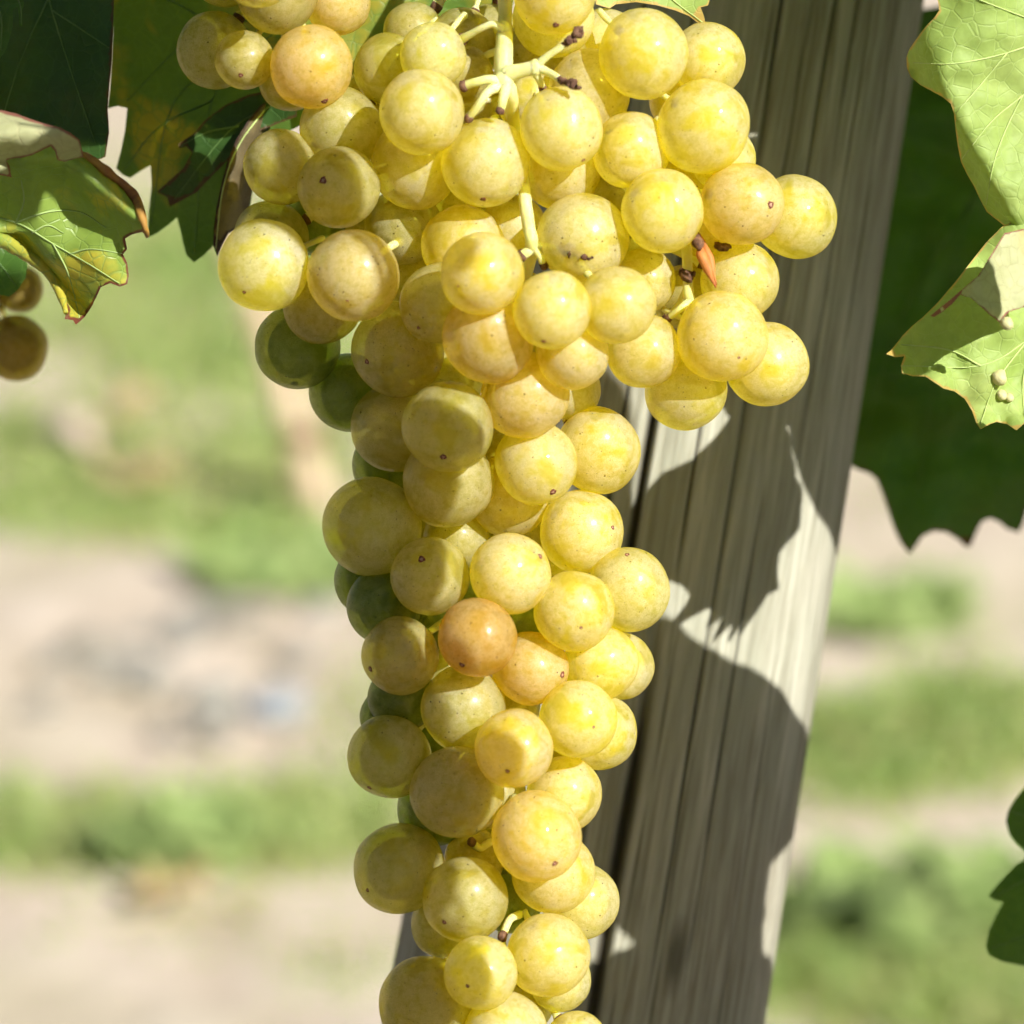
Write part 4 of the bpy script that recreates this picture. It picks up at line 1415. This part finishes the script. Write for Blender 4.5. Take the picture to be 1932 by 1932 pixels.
# upper part of the post
shade_leaf([(1150, 300), (1130, 100), (1180, -150), (1300, -320), (1500, -380), (1720, -320), (1800, -150), (1790, 40), (1740, 150), (1640, 200), (1500, 230), (1400, 250), (1280, 270)], 'post', .055, 31)
shade_leaf([(1440, 230), (1560, 180), (1700, 140), (1760, 150), (1735, 330), (1690, 560), (1650, 780), (1620, 960), (1590, 1110), (1548, 1015), (1512, 940), (1485, 820), (1470, 640), (1460, 480), (1440, 380)], 'post', .14, 35, 60, 2)
shade_leaf([(1090, 690), (1185, 715), (1203, 800), (1204, 940), (1225, 1030), (1190, 1080), (1100, 1080)], 'post', .2, 36, 60, 3)
# lower part of the post
shade_leaf([(1180, 1165), (1255, 1160), (1300, 1200), (1370, 1245), (1440, 1285), (1480, 1345), (1512, 1410), (1506, 1500), (1484, 1590), (1440, 1640), (1425, 1760), (1415, 1900), (1380, 1960), (1250, 1840), (1120, 1700), (1060, 1500), (1060, 1300)], 'post', .19, 33, 60, 3)
shade_leaf([(1420, 1960), (1440, 1820), (1290, 1760), (1160, 1800), (1080, 1850), (1060, 2000), (1180, 2100), (1350, 2120)], 'post', .22, 34, 40, 5)
# left side of the bunch
shade_leaf([(505, 415), (582, 470), (612, 440), (640, 425), (668, 475), (697, 525), (680, 570), (668, 610), (680, 640), (720, 640), (760, 590), (750, 520), (720, 480), (690, 390), (660, 270), (630, 200), (605, 175), (575, 180), (562, 240), (568, 315), (520, 345), (470, 352), (450, 400)], 25, .235, 41, 200, 1)
shade_leaf([(470, 600), (600, 590), (700, 650), (740, 690), (790, 735), (850, 765), (895, 810), (895, 880), (885, 850), (862, 812), (828, 830), (795, 850), (815, 895), (850, 935), (800, 990), (790, 1060), (740, 1090), (690, 1140), (600, 1130), (540, 980), (480, 780)], 30, .235, 42, 60, 2)
shade_leaf([(595, 900), (700, 875), (790, 925), (800, 1000), (770, 1090), (760, 1150), (720, 1220), (640, 1210), (590, 1080)], 10, .225, 44, 60, 3)
shade_leaf([(640, 1560), (720, 1530), (780, 1450), (850, 1420), (900, 1470), (890, 1560), (850, 1620), (830, 1690), (800, 1740), (840, 1800), (850, 1932), (700, 1980), (640, 1750)], 20, .225, 45, 60, 3)
shade_leaf([(640, 1240), (700, 1180), (740, 1270), (790, 1330), (810, 1420), (770, 1500), (790, 1560), (730, 1540), (690, 1560), (640, 1460), (610, 1340)], 'bunch', .215, 43, 40, 4)
# dark leaves at the upper left
shade_leaf([(-200, -120), (-180, 160), (-60, 210), (60, 215), (140, 240), (215, 270), (225, 120), (230, -60), (100, -220)], -12, .12, 52)
shade_leaf([(190, -300), (180, 60), (230, 170), (330, 210), (430, 190), (500, 60), (520, -200)], -34, .06, 54)
shade_leaf([(-60, 330), (30, 402), (66, 366), (90, 364), (116, 366), (140, 396), (166, 394), (200, 420), (236, 446), (300, 450), (260, 360), (190, 300), (120, 285), (60, 300)], 12, .15, 53, 400, 0)
# over the leaf behind the post and the lower right leaf
shade_leaf([(1500, 200), (1540, 700), (1600, 950), (1700, 1090), (1850, 1080), (1990, 1040), (2150, 700), (2100, 200), (1900, -100), (1650, -60)], -150, .09, 61)
shade_leaf([(1840, 1440), (1830, 1650), (1840, 1850), (1980, 1900), (2150, 1850), (2180, 1550), (2050, 1400)], -72, .07, 62)

# cane that carries stalks and leaves, above the picture
r = empty('vine_cane', P(1000, -330, -20), 'brown vine cane running above the picture that carries the bunches', 'cane')
org = r.location.copy()
w = spline([P(-900, -420, -40), P(-300, -340, -30), P(300, -300, -22), P(955, -330, -20), P(1600, -300, -30), P(2300, -360, -30), P(3000, -330, -40)], 12)
a, b = tube_geo([q - org for q in w], interp([4.2 * MM, 3.6 * MM], len(w)), 14, .12)
link('bark', mesh('bark', a, b), M_CANE, r)
for i in (14, 30, 37, 52):
    bm = bmesh.new()
    bmesh.ops.create_icosphere(bm, subdivisions=2, radius=5.4 * MM)
    me = bpy.data.meshes.new('node')
    bm.to_mesh(me)
    bm.free()
    me.polygons.foreach_set('use_smooth', [True] * len(me.polygons))
    link('node', me, M_CANE, r, w[i] - org)
w = spline([P(952, -125, ZS - 14), P(950, -220, -4), P(945, -330, -18)], 8)
a, b = tube_geo([q - bunch.location for q in w], interp([1.4 * MM, 1.9 * MM], len(w)), 12)
link('peduncle', mesh('peduncle', a, b), M_STEM, bunch)
